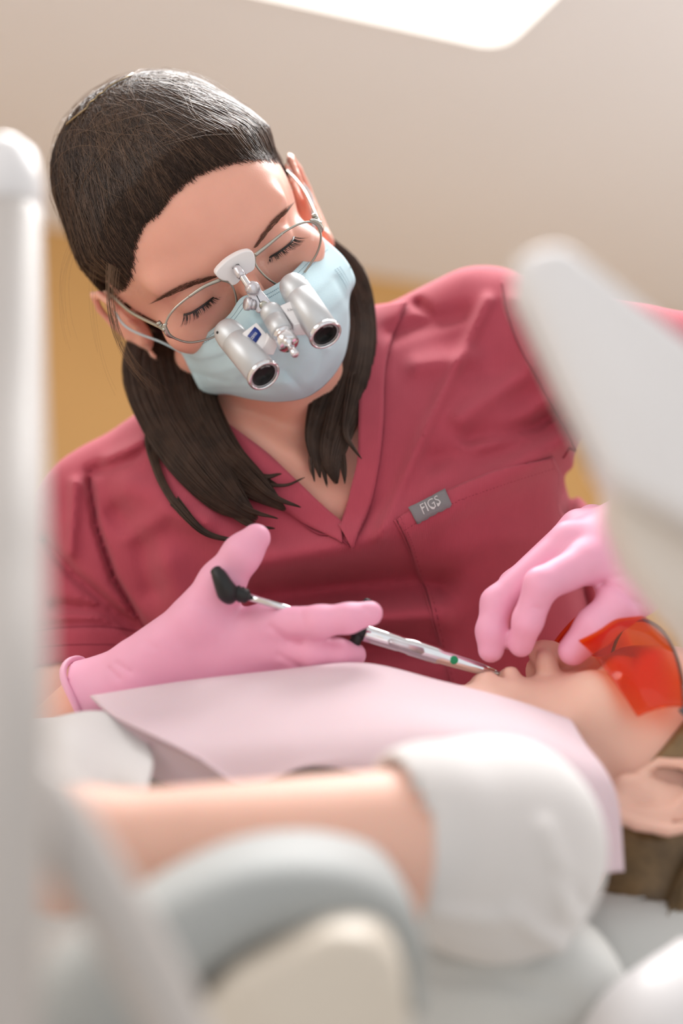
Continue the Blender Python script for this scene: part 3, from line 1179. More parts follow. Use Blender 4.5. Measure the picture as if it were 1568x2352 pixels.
for g_ in ([(540, 1060, .96), (620, 1135, .95), (692, 1166, .95)], [(480, 1130, .96), (570, 1202, .95), (632, 1214, .95)], [(520, 1040, .965), (595, 1092, .96), (648, 1088, .958)],
           [(500, 1100, .96), (560, 1165, .95), (640, 1192, .95)], [(400, 1150, .96), (470, 1222, .95), (560, 1246, .95)]):
    lock(g_, [26, 14, 3], 46, core=False)
# and on the right of the neck
lock([(738, 560, 1.05), (800, 640, 1.04), (830, 740, 1.02), (815, 860, .995), (785, 960, .98), (762, 1050, .965), (772, 1112, .962)], [50, 80, 64, 80, 74, 50, 8], 700)
lock([(800, 780, 1.02), (785, 850, 1.0), (748, 930, .985), (722, 1010, .972), (735, 1098, .968)], [70, 90, 70, 40, 4], 420)
lock([(815, 860, .99), (800, 940, .975), (795, 1000, .965), (830, 1055, .955)], [30, 22, 12, 3], 60, core=False)

for g_ in ([(748, 980, .98), (742, 1060, .97), (752, 1122, .965)], [(775, 1000, .98), (788, 1070, .97), (792, 1112, .965)], [(730, 990, .98), (716, 1060, .97), (722, 1108, .965)]):
    lock(g_, [24, 14, 3], 40, core=False)
# loose single hairs
def wisps(guides, n, spread, m='hair_fine', r=.00011):
    cs = []
    for i in range(n):
        g = guides[rng.integers(0, len(guides))]
        G = spline(g, 22)
        o = rng.normal(size=2) * spread
        e = .75 + .25 * rng.random()
        G = spline(G[: max(6, int(22 * e))], 22)
        tt = np.linspace(0, 1, 22)
        wob = rng.normal() * spread * np.sin(tt * 3 + rng.random() * 6)
        cs.append(SS(np.stack([G[:, 0] + o[0] * tt + wob * .5, G[:, 1] + o[1] * tt + wob * .3, G[:, 2]], 1)))
    v, f = strand_mesh(np.array(cs), r * np.linspace(1, .4, 22)[None])
    mesh_obj('stray_hairs', v, f, M[m], hair)


wisps([[(330, 470, .93), (285, 500, .93), (262, 550, .93), (252, 640, .93), (262, 740, .93), (300, 830, .935), (350, 880, .94), (384, 915, .945)],
       [(345, 480, .93), (290, 515, .93), (256, 600, .93), (252, 700, .93), (275, 780, .935), (320, 860, .94), (360, 905, .945)],
       [(340, 490, .93), (300, 520, .93), (275, 580, .93), (262, 660, .93), (270, 760, .935), (310, 850, .94)]], 60, 7)
wisps([[(300, 450, .94), (250, 500, .94), (220, 590, .94), (215, 720, .94), (240, 850, .945), (290, 960, .95)],
       [(250, 470, .95), (190, 520, .95), (150, 620, .95), (150, 720, .95), (170, 800, .95)]], 10, 10, r=.00008)
for k_ in range(1):
    # fly-aways standing off the crown
    m_ = 220
    dd = rng.normal(size=(m_, 3)); dd[:, 2] = np.abs(dd[:, 2]) + .2; dd[:, 1] = dd[:, 1] * .9; dd /= np.linalg.norm(dd, axis=1)[:, None]
    xx_, yy_ = to_px(D_O + ((C0 + dd * cap_r(dd)[:, None]) / 1000) @ D_R.T)
    dd = dd[(poly_sd(xx_, yy_, HAIRLINE) > 40) | (dd[:, 1] < -.1)]; m_ = len(dd)
    c4 = flow(dd, 14, t1=.25 + .45 * rng.random(m_), wob=.10, lift=(1.0, 5.0), knot_sp=.5)
    v, f = strand_mesh(c4, .00010 * np.array([.5] + [1] * 12 + [.3])[None])
    mesh_obj('stray_hairs', v, f, M['hair_fine'], hair)

# ================================================================== face mask
MC = [  # rows top to bottom, columns picture left to right: (px, py, depth)
    [(402, 798, .990), (440, 792, .962), (490, 755, .940), (528, 722, .924), (556, 684, .914), (600, 672, .917), (655, 640, .925), (698, 598, .950), (738, 545, .985)],
    [(410, 800, .990), (450, 812, .960), (510, 790, .932), (552, 752, .914), (584, 722, .903), (628, 708, .907), (690, 668, .915), (742, 624, .950), (788, 592, .985)],
    [(425, 824, .992), (470, 838, .962), (534, 822, .930), (580, 790, .910), (618, 768, .902), (664, 744, .906), (722, 704, .918), (776, 662, .955), (813, 640, .985)],
    [(446, 868, .998), (492, 872, .968), (556, 860, .934), (606, 840, .922), (652, 818, .916), (698, 788, .908), (748, 744, .932), (792, 700, .965), (803, 672, .992)],
    [(462, 898, 1.004), (512, 896, .980), (572, 898, .952), (628, 896, .937), (684, 880, .932), (730, 848, .937), (772, 800, .955), (796, 742, .980), (799, 690, 1.000)],
    [(470, 908, 1.012), (520, 904, .992), (580, 916, .972), (638, 921, .962), (700, 912, .960), (748, 880, .966), (786, 826, .982), (800, 760, .999), (799, 700, 1.010)],
]
mv, mf, grid = sheet([SS(r) for r in MC], 120, 90)
# pleats and pulled creases, pushed along the viewing axis into the cloth
nvv, nuu = 90, 120
uu, vv = np.meshgrid(np.linspace(0, 1, nuu), np.linspace(0, 1, nvv))
dz = np.zeros_like(uu)
for c_, a_ in ((.30, .0016), (.52, .0016), (.73, .0014)):
    q = (vv - c_ - .02 * np.sin(uu * 3)) / .035
    dz += a_ * (1 / (1 + np.exp(q * 2)) - .5) * np.exp(-np.abs(vv - c_) / .12) * 2 * (0.4 + .6 * np.sin(math.pi * uu))
for (x0, y0, x1, y1, a_, wd) in ((700, 760, 745, 800, .004, 9), (745, 800, 720, 890, .004, 10), (590, 880, 660, 880, .002, 9), (430, 850, 520, 875, -.002, 8),
                                 (560, 870, 640, 905, -.003, 12), (690, 690, 760, 740, .002, 12), (770, 640, 800, 700, -.003, 9), (655, 850, 690, 890, -.003, 10)):
    gx, gy = to_px(grid)
    dz += a_ * np.exp(-(line_d(gx, gy, [(x0, y0), (x1, y1)]) / wd) ** 2)
mv = grid + np.stack([0 * dz, 0 * dz, dz], 2)
maskobj = mods(mesh_obj('face_mask', mv.reshape(-1, 3), mf, M['mask'], person), solid=.0012, offset=0)


def MG(u, v, lift=.0012):
    i = min(max(v, 0), 1) * (nvv - 1.001); j = min(max(u, 0), 1) * (nuu - 1.001)
    i0, j0 = int(i), int(j); a_, b_ = i - i0, j - j0
    p = (mv[i0, j0] * (1 - a_) + mv[i0 + 1, j0] * a_) * (1 - b_) + (mv[i0, j0 + 1] * (1 - a_) + mv[i0 + 1, j0 + 1] * a_) * b_
    return p + np.array([0, 0, lift])


parts = []
for v0 in (.045, .085):
    for u0 in np.linspace(.03, .97, 110):
        parts.append(tube([MG(u0, v0), MG(u0 + .0042, v0)], .00028, 5))
v, f = join(parts); mesh_obj('crimped_line', v, f, M['mask_seam'], maskobj)
parts = []
for uc in (.035, .05, .065, .08):
    for v0 in np.linspace(.42, .95, 26):
        parts.append(tube([MG(uc, v0), MG(uc + .006, v0 + .002)], .0003, 5))
v, f = join(parts); mesh_obj('crimped_line', v, f, M['mask_seam'], maskobj)
parts = []
for uc in (.92, .935, .95):
    for v0 in np.linspace(.25, .6, 22):
        parts.append(tube([MG(uc, v0), MG(uc + .006, v0 + .002)], .0003, 5))
v, f = join(parts); mesh_obj('crimped_line', v, f, M['mask_seam'], maskobj)
for sgn, pa in ((-1, MG(.0, .3)), (1, MG(1, .3))):
    pts = [pa, D(sgn * 66, 25, -8) , D(sgn * 80, 6, 10), D(sgn * 78, -6, 30)]
    v, f = tube(spline(pts, 24), .0008, 8); mesh_obj('ear_loop', v, f, M['mask'], maskobj)

# ================================================================== loupe glasses (rest on the face: a thing of their own)
Fv, Uv, Lv = D_R[:, 1], D_R[:, 2], D_R[:, 0]
GN = Fv * math.cos(.12) - Uv * math.sin(.12)
glasses = thing('loupe_glasses', D(0, 98, 20), 'metal framed glasses with two silver magnifying barrels on the nose of the masked person', 'glasses')


def gp(px, py, side=0, dy=0.0):
    """point on the lens plane of one side (picture left = -1)"""
    n_ = GN - Lv * (0.14 * side) * -1.0
    n_ = n_ / np.linalg.norm(n_)
    p0 = D(0, 98 + dy, 20)
    return ray_plane(px, py, p0, n_)


RIML = [(506, 642), (469, 658), (433, 682), (402, 708), (384, 733), (381, 755), (396, 774), (430, 786), (466, 782), (503, 768), (530, 745), (541, 718), (543, 692), (538, 668), (527, 650)]
RIMR = [(585, 586), (615, 563), (648, 536), (685, 515), (714, 510), (731, 522), (737, 546), (729, 579), (711, 609), (690, 636), (664, 654), (640, 655), (615, 640), (597, 622), (586, 605)]
for side, rim in ((-1, RIML), (1, RIMR)):
    c = spline(rim + [rim[0]], 90)[:-1]
    C = np.array([gp(x, y, side) for x, y in c])
    v, f = tube(C, .00075, 8, closed=True)
    ro = mesh_obj('rim', v, f, M['steel'], glasses)
    cen = C.mean(0) + Fv * .0012
    V = np.vstack([cen, cen + (C - cen) * .5 - Fv * .0003, C])
    n = len(C)
    F = [(0, 1 + i, 1 + (i + 1) % n) for i in range(n)] + [(1 + i, 1 + n + i, 1 + n + (i + 1) % n, 1 + (i + 1) % n) for i in range(n)]
    mods(mesh_obj('lens', V, F, M['lens'], ro), solid=.0014)
    # upper half of the rim is a heavier bar towards the bridge
    hp = [(506, 642), (469, 658), (433, 682)] if side < 0 else [(585, 586), (615, 563), (648, 536)]
    v, f = tube([gp(x, y, side, .8) for x, y in spline(hp, 20)], np.linspace(.0013, .0009, 20), 8)
    mesh_obj('bridge_bar', v, f, M['steel'], glasses)
    # end piece, hinge and temple
    e0 = gp(*((383, 748) if side < 0 else (733, 518)), side)
    hx, hy = (368, 747) if side < 0 else (724, 500)
    hinge = S(hx, hy, -e0[2] + .004)
    ear = D(side * 75.5, 2, 33)
    tail = D(side * 77, -14, 20)
    w_ = 'M'
    A_ = gp(*((398, 776) if side < 0 else (737, 534)), side); B_ = gp(*((383, 742) if side < 0 else (712, 506)), side)
    mid = S(*((372, 758) if side < 0 else (738, 512)), -e0[2] + .001)
    v, f = tube(spline([B_, mid * .5 + B_ * .5, mid * .5 + A_ * .5, A_], 14), [.0007, .0009, .0012, .0014, .0016, .0018, .0018, .0018, .0018, .0016, .0014, .0012, .0009, .0007], 8)
    mesh_obj('end_piece', v, f, M['steel'], glasses)
    v, f = lathe(hinge + Uv * .0028, hinge - Uv * .0028, [(0, 0), (0, .0016), (.3, .0019), (.34, .0014), (.38, .0019), (.66, .0019), (.7, .0014), (.74, .0019), (1, .0016), (1, 0)], 20)
    mesh_obj('hinge', v, f, M['steel'], glasses)
    tp = spline([mid, hinge * .5 + mid * .5, (hinge + ear) / 2 + Lv * side * .003, ear, tail], 40)
    v, f = tube(tp, .0013, 10, flat=.55)
    mesh_obj('temple', v, f, M['steel'], glasses)

# saddle the loupes hang from
Zc = lambda X, Y: (340 + X / 3.015, 480 + Y / 3.015)
MN = GN
sad = [(470, 440), (498, 404), (556, 352), (632, 308), (690, 291), (722, 296), (738, 322), (743, 372), (738, 414), (716, 436), (690, 450), (650, 482), (622, 515), (588, 531), (572, 520), (556, 502), (528, 498), (500, 487), (476, 466)]
P_ = [ray_plane(*Zc(*q), D(0, 105.5, 24), MN) for q in spline(sad + [sad[0]], 60)[:-1]]
v, f = plate(P_, .0055, MN)
saddle = mods(mesh_obj('nose_saddle', v, f, M['gloss'], glasses), bevel=.0016)
tag(saddle, 'white nose saddle')
slot = [(583, 412), (612, 384), (628, 381), (676, 450), (664, 466), (640, 490)]
P_ = [ray_plane(*Zc(*q), D(0, 105.9, 24), MN) for q in slot]
v, f = plate(P_, .001, MN)
mesh_obj('slot', v, f, M['black'], saddle)


def ZP(X, Y, dep):
    x, y = Zc(X, Y)
    return S(x, y, dep)


dS = -P_[0][2]
# folding arm: upper link, fork, cheek plate, knob
link = bpy.data.objects.new('hinge_arm', None); COL.objects.link(link); link.parent = glasses
def part(name, g, m, parent, **k):
    o = mesh_obj(name, g[0], g[1], M[m], parent)
    return mods(o, **k) if k else o


part('link', tube(spline([ZP(610, 405, dS - .001), ZP(632, 440, dS - .003), ZP(650, 470, dS - .004)], 12), [.0024] * 2 + [.0031] * 8 + [.0026] * 2, 16), 'pearl', link)
part('link', tube(spline([ZP(650, 465, dS - .004), ZP(690, 525, dS - .006), ZP(715, 560, dS - .007)], 12), [.0021] * 9 + [.003, .0034, .003], 16), 'chrome', link)
part('knuckle', lathe(ZP(700, 555, dS - .004), ZP(745, 545, dS - .009), [(0, 0), (0, .0034), (.1, .0038), (.9, .0038), (1, .0034), (1, 0)]), 'pearl', link)
cheek = [(668, 560), (672, 525), (700, 502), (740, 500), (768, 522), (782, 560), (815, 600), (845, 640), (850, 668), (818, 690), (790, 715), (760, 722), (740, 700), (722, 650), (690, 600)]
P_ = [ZP(x, y, dS - .004) for x, y in spline(cheek + [cheek[0]], 50)[:-1]]
cn = np.array([0, -.15, 1.0]); cn /= np.linalg.norm(cn)
v, f = plate(P_, .0045, cn)
part('cheek_plate', (v, f), 'pearl', link, bevel=.0012)
part('split_line', tube([ZP(752, 600, dS - .0042), ZP(780, 655, dS - .0042)], .0003, 6), 'black', link)
part('set_screw', lathe(ZP(800, 665, dS - .0075), ZP(800, 672, dS - .001), [(0, 0), (0, .0015), (.1, .0028), (1, .0030), (1, 0)], 20), 'steel', link)
part('knob', lathe(ZP(735, 665, dS - .003), ZP(672, 655, dS - .006), [(0, 0), (0, .0035), (.35, .0035), (.45, .0030), (.5, .0039), (.55, .0043), (.9, .0043), (1, .0036), (1.02, 0)]), 'pearl', link)

# carrier in the middle with its chrome nut and light socket
cA, cB = ZP(838, 690, dS - .010), ZP(930, 862, dS - .022)
carrier = part('carrier', lathe(cA, cB, [(-.02, 0), (-.02, .0052), (.05, .0064), (.12, .0070), (.44, .0070), (.445, .0066), (.455, .0066), (.46, .0070), (.93, .0070), (1, .0064), (1.0, 0)]), 'barrel', glasses)
cC = ZP(1000, 985, dS - .031)
part('locking_nut', lathe(cB, cC, [(0, 0), (0, .0066), (.1, .0066), (.14, .0058), (.24, .0062), (.3, .0067), (.62, .0067), (.68, .0056), (.7, 0)]), 'chrome', carrier)
for a_ in (-1, 0, 1):
    q = ZP(955 + a_ * 28, 905 - a_ * 14, dS - .0315 + abs(a_) * .001)
    part('grip_hole', lathe(q, q + np.array([0, -.001, .0014]), [(0, .0009), (1, .0009), (1, 0)], 14), 'black', carrier)
part('light_socket', lathe(ZP(955, 905, dS - .030), ZP(1022, 1012, dS - .040), [(0, 0), (0, .003), (.3, .003), (.32, .0016), (.55, .0016), (.57, .0024), (.95, .0024), (1.0, .0019), (1.0, 0)], 24), 'chrome', carrier)

# white side blocks
b1 = [(652, 858), (752, 782), (770, 790), (905, 925), (868, 1012), (778, 1008)]
b2 = [(914, 668), (1020, 622), (1115, 780), (1092, 874), (1002, 878), (985, 790)]
bn = Fv * .55 + Uv * .84; bn = np.array([0.1, .35, .93]); bn /= np.linalg.norm(bn)


def block(poly, ax, ay, dep, front):
    """box-like housing with a sloped face; poly in zoom pixels"""
    p0 = ZP(ax, ay, dep)
    P_ = [ray_plane(*Zc(*q), p0, front) for q in poly]
    return plate(P_, .009, front), p0


(g1, q1) = block([(652, 858), (750, 784), (838, 885), (775, 1008)], 740, 880, dS - .0165, bn)
k1 = part('housing_block', g1, 'gloss', glasses, bevel=.0006)
(g1b, _) = block([(838, 885), (905, 925), (868, 1012), (775, 1008)], 840, 950, dS - .0175, np.array([.25, -.45, .86]) / np.linalg.norm([.25, -.45, .86]))
part('housing_block', g1b, 'gloss', glasses, bevel=.0006)
(g2, q2) = block([(914, 668), (1020, 622), (1115, 780), (1005, 800)], 1010, 715, dS - .0165, bn)
k2 = part('housing_block', g2, 'gloss', glasses, bevel=.0006)
(g2b, _) = block([(1005, 800), (1115, 780), (1092, 874), (1002, 878)], 1050, 840, dS - .0175, np.array([.1, -.5, .86]) / np.linalg.norm([.1, -.5, .86]))
part('housing_block', g2b, 'gloss', glasses, bevel=.0006)
on1 = lambda x, y, l=.0003: ray_plane(x, y, q1 + bn * l, bn)
on2 = lambda x, y, l=.0003: ray_plane(x, y, q2 + bn * l, bn)
lg = spline([(687, 880), (738, 815)], 8).tolist() + spline([(738, 815), (765, 838), (785, 868)], 8).tolist() + spline([(785, 868), (738, 940)], 8).tolist() + spline([(738, 940), (720, 905), (687, 880)], 8).tolist()
P_ = [on1(*Zc(*q)) for q in lg]
v, f = plate(P_, .0002, bn); badge = part('badge', (v, f), 'blue', k1)
text_px('ZEISS', 8.6, *Zc(733, 878), math.atan2(-62, 50), lambda x, y: on1(x, y, .0006), M['white_print'], badge, squash=.95)
text_px('3,3x-450', 7.0, *Zc(1000, 694), math.atan2(-16, 84), lambda x, y: on2(x, y, .0004), M['print'], k2, squash=1.0)

# the two barrels
def loupe(oc, ob, r0, d0, d1, hole, txt, ta):
    A_ = S(*Zc(*oc), d0); B_ = S(*Zc(*ob), d1)
    L = np.linalg.norm(B_ - A_)
    r1 = r0 * .97
    pr = [(-.16, 0), (-.155, .55 * r1), (-.12, .78 * r1), (-.05, .92 * r1), (.05, .985 * r1), (.2, 1.0 * r1), (.205, .985 * r1), (.215, .985 * r1), (.22, 1.0 * r1), (.955, r0), (.957, r0 * .97), (.965, r0 * .97), (.97, r0 * .96), (.97, 0)]
    b = part('magnifier_barrel', lathe(A_, B_, pr, 56), 'barrel', glasses)
    rp = [(.93, r0 * 1.0), (.935, r0 * 1.055), (.955, r0 * 1.07), (.985, r0 * 1.06), (1.0, r0 * 1.0), (1.0, r0 * .92), (.985, r0 * .88), (.90, r0 * .86)]
    part('chrome_ring', lathe(A_, B_, [q for q in rp], 64), 'chrome', b)
    gp_ = part('front_lens', lathe(A_, B_, [(.965, r0 * .90), (.968, r0 * .80), (.958, r0 * .5), (.955, 0)], 48), 'dark', b)
    for k_, rr in enumerate((.80, .62)):
        part('inner_ring', lathe(A_, B_, [(.972, r0 * rr), (.974, r0 * (rr - .03)), (.970, r0 * (rr - .06))], 48), 'black', b)
    T_ = (B_ - A_) / L
    hp_ = S(*Zc(*hole), d0)
    # locking screw: sits on the barrel skin nearest the viewer
    t_ = ((hp_ - A_) @ T_)
    ax = A_ + T_ * t_
    rad = S(*Zc(*hole), -ax[2]) - ax; rad -= T_ * (rad @ T_)
    zdir = np.array([0, 0, 1.0]); zdir -= T_ * (zdir @ T_); zdir /= np.linalg.norm(zdir)
    rl = np.linalg.norm(rad); rn = rad + zdir * math.sqrt(max((r1) ** 2 - rl ** 2, 0)) if rl < r1 else rad / rl * r1
    nn = rn / np.linalg.norm(rn)
    part('locking_screw', lathe(ax + rn - nn * .0008, ax + rn + nn * .0002, [(0, .0009), (1, .0009), (1, 0)], 14), 'black', b)
    # lettering round the lens
    V2, F2 = text_geo(txt, 1.7)
    n1 = np.cross(T_, zdir); n2 = np.cross(n1, T_)
    out = []
    rr = r0 * .70
    for q in V2:
        ang = ta + q[0] / (rr * 1000)
        rad_ = rr + (q[1]) / 1000 * .9
        out.append(A_ + T_ * (L * .976) + rad_ * (math.cos(ang) * n1 + math.sin(ang) * n2))
    mesh_obj('lettering', np.array(out), F2, M['white_print'], b, smooth=False)


loupe((560, 862), (808, 1160), .01010, dS - .001, dS - .028, (519, 906), 'Carl Zeiss', 2.2)
loupe((1010, 545), (1233, 880), .01000, dS - .001, dS - .028, (1105, 523), 'Carl Zeiss', 2.2)

# ================================================================== gloved hands (worn by the person)
def hand_right(p):
    mc = lambda x0, y0, d0, x1, y1, d1, a_, b_: cone(p, S(x0, y0, d0), S(x1, y1, d1), a_, b_)
    d = mc(270, 1590, .885, 600, 1437, .862, .017, .0118)
    d = smin(d, mc(270, 1600, .887, 605, 1492, .864, .018, .0118), .012)
    d = smin(d, mc(270, 1610, .890, 590, 1550, .872, .018, .0112), .012)
    d = smin(d, mc(280, 1620, .892, 560, 1610, .882, .018, .0108), .012)
    d = smin(d, mc(330, 1530, .878, 470, 1420, .868, .020, .017), .012)
    # thumb
    th = chain(p, SS([(460, 1420, .868), (508, 1340, .862), (556, 1272, .858), (588, 1236, .857)]), [.0165, .0135, .0112, .0088], .006)
    d = smin(d, th, .008)
    d = smin(d, cone(p, S(480, 1430, .874), S(590, 1440, .874), .010, .009), .010)      # web
    ix = chain(p, SS([(600, 1437, .862), (735, 1428, .838), (800, 1420, .835), (850, 1409, .837)]), [.0115, .0094, .0086, .0074], .004)
    md = chain(p, SS([(605, 1492, .864), (720, 1497, .850), (775, 1500, .852), (812, 1504, .860)]), [.0112, .0094, .0086, .0076], .004)
    rg = chain(p, SS([(590, 1550, .872), (690, 1556, .860), (740, 1562, .868), (760, 1566, .88)]), [.011, .0092, .0086, .0076], .004)
    pk_ = chain(p, SS([(560, 1610, .882), (650, 1612, .875), (690, 1616, .882), (705, 1618, .892)]), [.010, .0082, .0076, .0068], .004)
    d = smin(d, ix, .007); d = smin(d, md, .007); d = smin(d, rg, .006); d = smin(d, pk_, .006)
    fa = cone(p, S(290, 1590, .888), S(200, 1620, .891), .0245, .0290)
    d = smin(d, fa, .014)
    cut = cone(p, S(205, 1622, .89), S(120, 1660, .90), .0262, .04)
    x, y = to_px(p)
    # knuckle creases of the stretched film
    for pts, a_, wd in (([(690, 1400), (700, 1440)], .0006, 5), ([(835, 1398), (858, 1412)], .0008, 5), ([(330, 1470), (360, 1490)], .0006, 5), ([(268, 1524), (300, 1545)], .0012, 6),
                        ([(250, 1535), (275, 1560)], .0012, 5), ([(452, 1385), (480, 1400)], .0005, 6), ([(620, 1440), (660, 1470), (690, 1472)], .0016, 8), ([(640, 1505), (690, 1530)], .0012, 8)):
        d = d + a_ * np.exp(-(line_d(x, y, pts) / wd) ** 2)
    return np.maximum(d, -(((p - S(205, 1612, .89)) @ CUTN1)))


CUTN1 = S(420, 1520, .88) - S(205, 1612, .89); CUTN1 /= np.linalg.norm(CUTN1)


def poly_of(fn, pts, pad, h):
    P_ = SS(pts)
    return polygonize(fn, P_.min(0) - pad, P_.max(0) + pad, h)


gv, gf = poly_of(hand_right, [(200, 1620, .89), (850, 1230, .845), (560, 1620, .892)], .034, .0014)
glove_r = mesh_obj('glove', gv, gf, M['glove'], person)
tag(glove_r, 'pink glove holding the syringe')
# rolled cuff
ang = np.linspace(0, 2 * math.pi, 40, endpoint=False)
cc = S(205, 1612, .89); e_1 = np.cross(CUTN1, [0, 0, 1.0]); e_1 /= np.linalg.norm(e_1); e_2 = np.cross(CUTN1, e_1)
ring = [cc + .0285 * (math.cos(a_) * e_1 + math.sin(a_) * e_2) + CUTN1 * .002 * math.sin(3 * a_) for a_ in ang]
v, f = tube(ring, .0022, 8, closed=True); mesh_obj('rolled_cuff', v, f, M['glove'], glove_r)


def hand_left(p):
    cn_ = lambda a0, a1, r0, r1: cone(p, S(*a0), S(*a1), r0, r1)
    W_ = (1470, 1235, .882)
    d = cn_(W_, (1352, 1292, .864), .020, .0130)
    d = smin(d, cn_(W_, (1310, 1245, .880), .020, .0125), .012)
    d = smin(d, cn_(W_, (1330, 1215, .900), .018, .0118), .012)
    d = smin(d, cn_(W_, (1360, 1200, .918), .018, .0108), .012)
    d = smin(d, cn_(W_, (1452, 1345, .864), .022, .0175), .014)
    d = smin(d, cn_((1400, 1290, .875), (1452, 1350, .868), .014, .014), .014)
    ix = chain(p, SS([(1352, 1292, .864), (1243, 1343, .848), (1212, 1425, .853), (1196, 1480, .862)]), [.0128, .0102, .0090, .0078], .004)
    md = chain(p, SS([(1310, 1245, .880), (1142, 1385, .872), (1128, 1450, .868), (1127, 1492, .868)]), [.0125, .0100, .0092, .0080], .004)
    rg = chain(p, SS([(1330, 1215, .900), (1180, 1345, .898), (1165, 1420, .890), (1168, 1465, .884)]), [.0118, .0094, .0086, .0076], .004)
    pk_ = chain(p, SS([(1360, 1200, .918), (1240, 1300, .918), (1215, 1370, .912), (1212, 1410, .906)]), [.0105, .0082, .0076, .0068], .004)
    th = chain(p, SS([(1452, 1350, .864), (1420, 1392, .856), (1368, 1440, .852), (1316, 1494, .856)]), [.0170, .0128, .0118, .0092], .005)
    for q in (ix, md, rg, pk_): d = smin(d, q, .005)
    d = smin(d, th, .006)
    x, y = to_px(p)
    for pts, a_, wd in (([(1385, 1340), (1420, 1352), (1462, 1385)], .0016, 7), ([(1340, 1355), (1400, 1330), (1470, 1310)], .0010, 8), ([(1225, 1395), (1240, 1400)], .001, 5)):
        d = d + a_ * np.exp(-(line_d(x, y, pts) / wd) ** 2)
    fa = cone(p, S(*W_), S(1570, 1150, .90), .024, .028)
    d = smin(d, fa, .012)
    return np.maximum(d, (p - S(1560, 1158, .90)) @ CUTN2)


CUTN2 = S(1570, 1150, .90) - S(1470, 1235, .882); CUTN2 /= np.linalg.norm(CUTN2)
gv, gf = poly_of(hand_left, [(1560, 1150, .90), (1127, 1500, .848), (1316, 1500, .92)], .034, .0014)
glove_l = mesh_obj('glove', gv, gf, M['glove'], person)
tag(glove_l, 'pink glove pinching the patient\'s lip')

# ================================================================== the dental syringe
syr = thing('dental_syringe', S(840, 1465, .872), 'chrome and black dental syringe with a green dot held in the pink gloved hand', 'syringe')
sa, sb = S(503, 1350, .842), S(1132, 1545, .874)
def SY(t): return sa + (sb - sa) * t
part('barrel', lathe(SY(.515), SY(1.0), [(0, 0), (0, .0046), (.02, .0052), (.26, .0052), (.28, .0049), (.33, .0049), (.36, .0054), (.56, .0054), (.60, .0047), (.72, .0044), (.90, .0036), (1, .0026), (1, 0)], 40), 'chrome', syr)
br = syr.children[-1]
# window in the barrel and the glass cartridge inside it
wn_ = []
Td = (sb - sa) / np.linalg.norm(sb - sa); vz = np.array([0, 0, 1.0]); vz -= Td * (vz @ Td); vz /= np.linalg.norm(vz); vx = np.cross(Td, vz)
o_ = SY(.668)
wpts = []
for (u_, v_) in [(-.0105, -.0022), (.0105, -.0022), (.012, 0), (.0105, .0022), (-.0105, .0022), (-.012, 0)]:
    wpts.append(o_ + Td * u_ + vx * v_ + vz * math.sqrt(.0056 ** 2 - v_ ** 2))
v, f = plate(wpts, .0008, vz)
part('cartridge_window', (v, f), 'pearl', br)
g0 = SY(.845) + vz * .0034 - vx * .0006
part('green_dot', lathe(g0, g0 + vz * .0012, [(0, .0026), (.9, .0026), (1, .0022), (1, 0)], 24), 'green', syr)
part('finger_grip', lathe(SY(.405), SY(.52), [(0, 0), (0, .0030), (.3, .0036), (.8, .0042), (1, .0050), (1, 0)], 30), 'black', syr)
gr = syr.children[-1]
gc = SY(.50)
part('finger_wing', tube(spline([gc - vx * .020 - vz * .002, gc - vx * .010, gc, gc + vx * .008, gc + vx * .0255 - vz * .004], 20), [.0022] + [.003] * 4 + [.0036] * 10 + [.003] * 4 + [.0022], 14), 'black', syr)
part('plunger_rod', lathe(SY(.08), SY(.42), [(0, 0), (0, .0022), (1, .0022), (1, 0)], 24), 'chrome', syr)
part('thumb_rest', tube(spline(SS([(494, 1308, .845), (503, 1322, .842), (514, 1345, .841), (524, 1365, .843), (530, 1384, .846)]), 24), [.0022] + [.0036] * 3 + list(np.linspace(.0042, .0064, 12)) + [.0064, .0062, .006, .0056, .005, .0042, .0034, .002], 20), 'black', syr)
part('rubber_stem', lathe(SY(.02), SY(.105), [(0, 0), (0, .0046), (.3, .0044), (.42, .0040), (.5, .0051), (.58, .0043), (.68, .0050), (.78, .0043), (.9, .0045), (1, .0030), (1, 0)], 30), 'black', syr)
part('needle_hub', lathe(SY(1.0), SY(1.05), [(0, .0022), (.5, .0016), (1, .0006), (1, 0)], 20), 'steel', syr)

# bobby pin in the hair
BH2 = BHAIR
pin = thing('bobby_pin', proj(BHAIR, 240, 225, 0), 'wavy bronze bobby pin in the dark brown hair at the crown', 'hair pin')
pz = [(160, 292), (172, 282), (190, 268), (205, 256), (212, 244), (224, 236), (232, 226), (243, 220), (252, 210), (264, 203), (274, 197), (290, 190), (306, 180), (316, 166), (328, 152)]
C = np.array([proj(BHAIR, x, y, .0030) for x, y in spline(pz, 90)])
v, f = tube(C, .00085, 10, flat=.7); mesh_obj('upper_leg', v, f, M['pin'], pin)
C2 = np.array([proj(BHAIR, x, y, .0012) for x, y in spline([(160, 292), (166, 296), (182, 286), (215, 256), (262, 212), (310, 180), (326, 160)], 60)])
v, f = tube(C2, .00085, 10, flat=.7); mesh_obj('lower_leg', v, f, M['pin'], pin)

# ================================================================== the patient, lying with the head to the picture's right
P_R = basis((0.14, 0.34, 0.93), (-0.18, 0.90, -0.28))
P_O = S(1240, 1478, .885) - P_R @ np.array([0, .105, -.009])


def PH(x, y, z):
    return P_O + P_R @ (np.array([x, y, z], float) / 1000)


def to_ph(p):
    return ((p - P_O) @ P_R) * 1000


patient = thing('person', S(900, 2260, .85), 'reclining patient in a white top with orange glasses, mouth open to the syringe', 'person')


def trunk_p(p, g=0.0):
    d = cone(p, S(1015, 1965, .865), S(-60, 2010, .865), .098, .092)
    d = smin(d, cone(p, S(1130, 1930, .80), S(1130, 1930, .93), .055, .055), .03)
    return d - g


EAR_OUT = 1.05


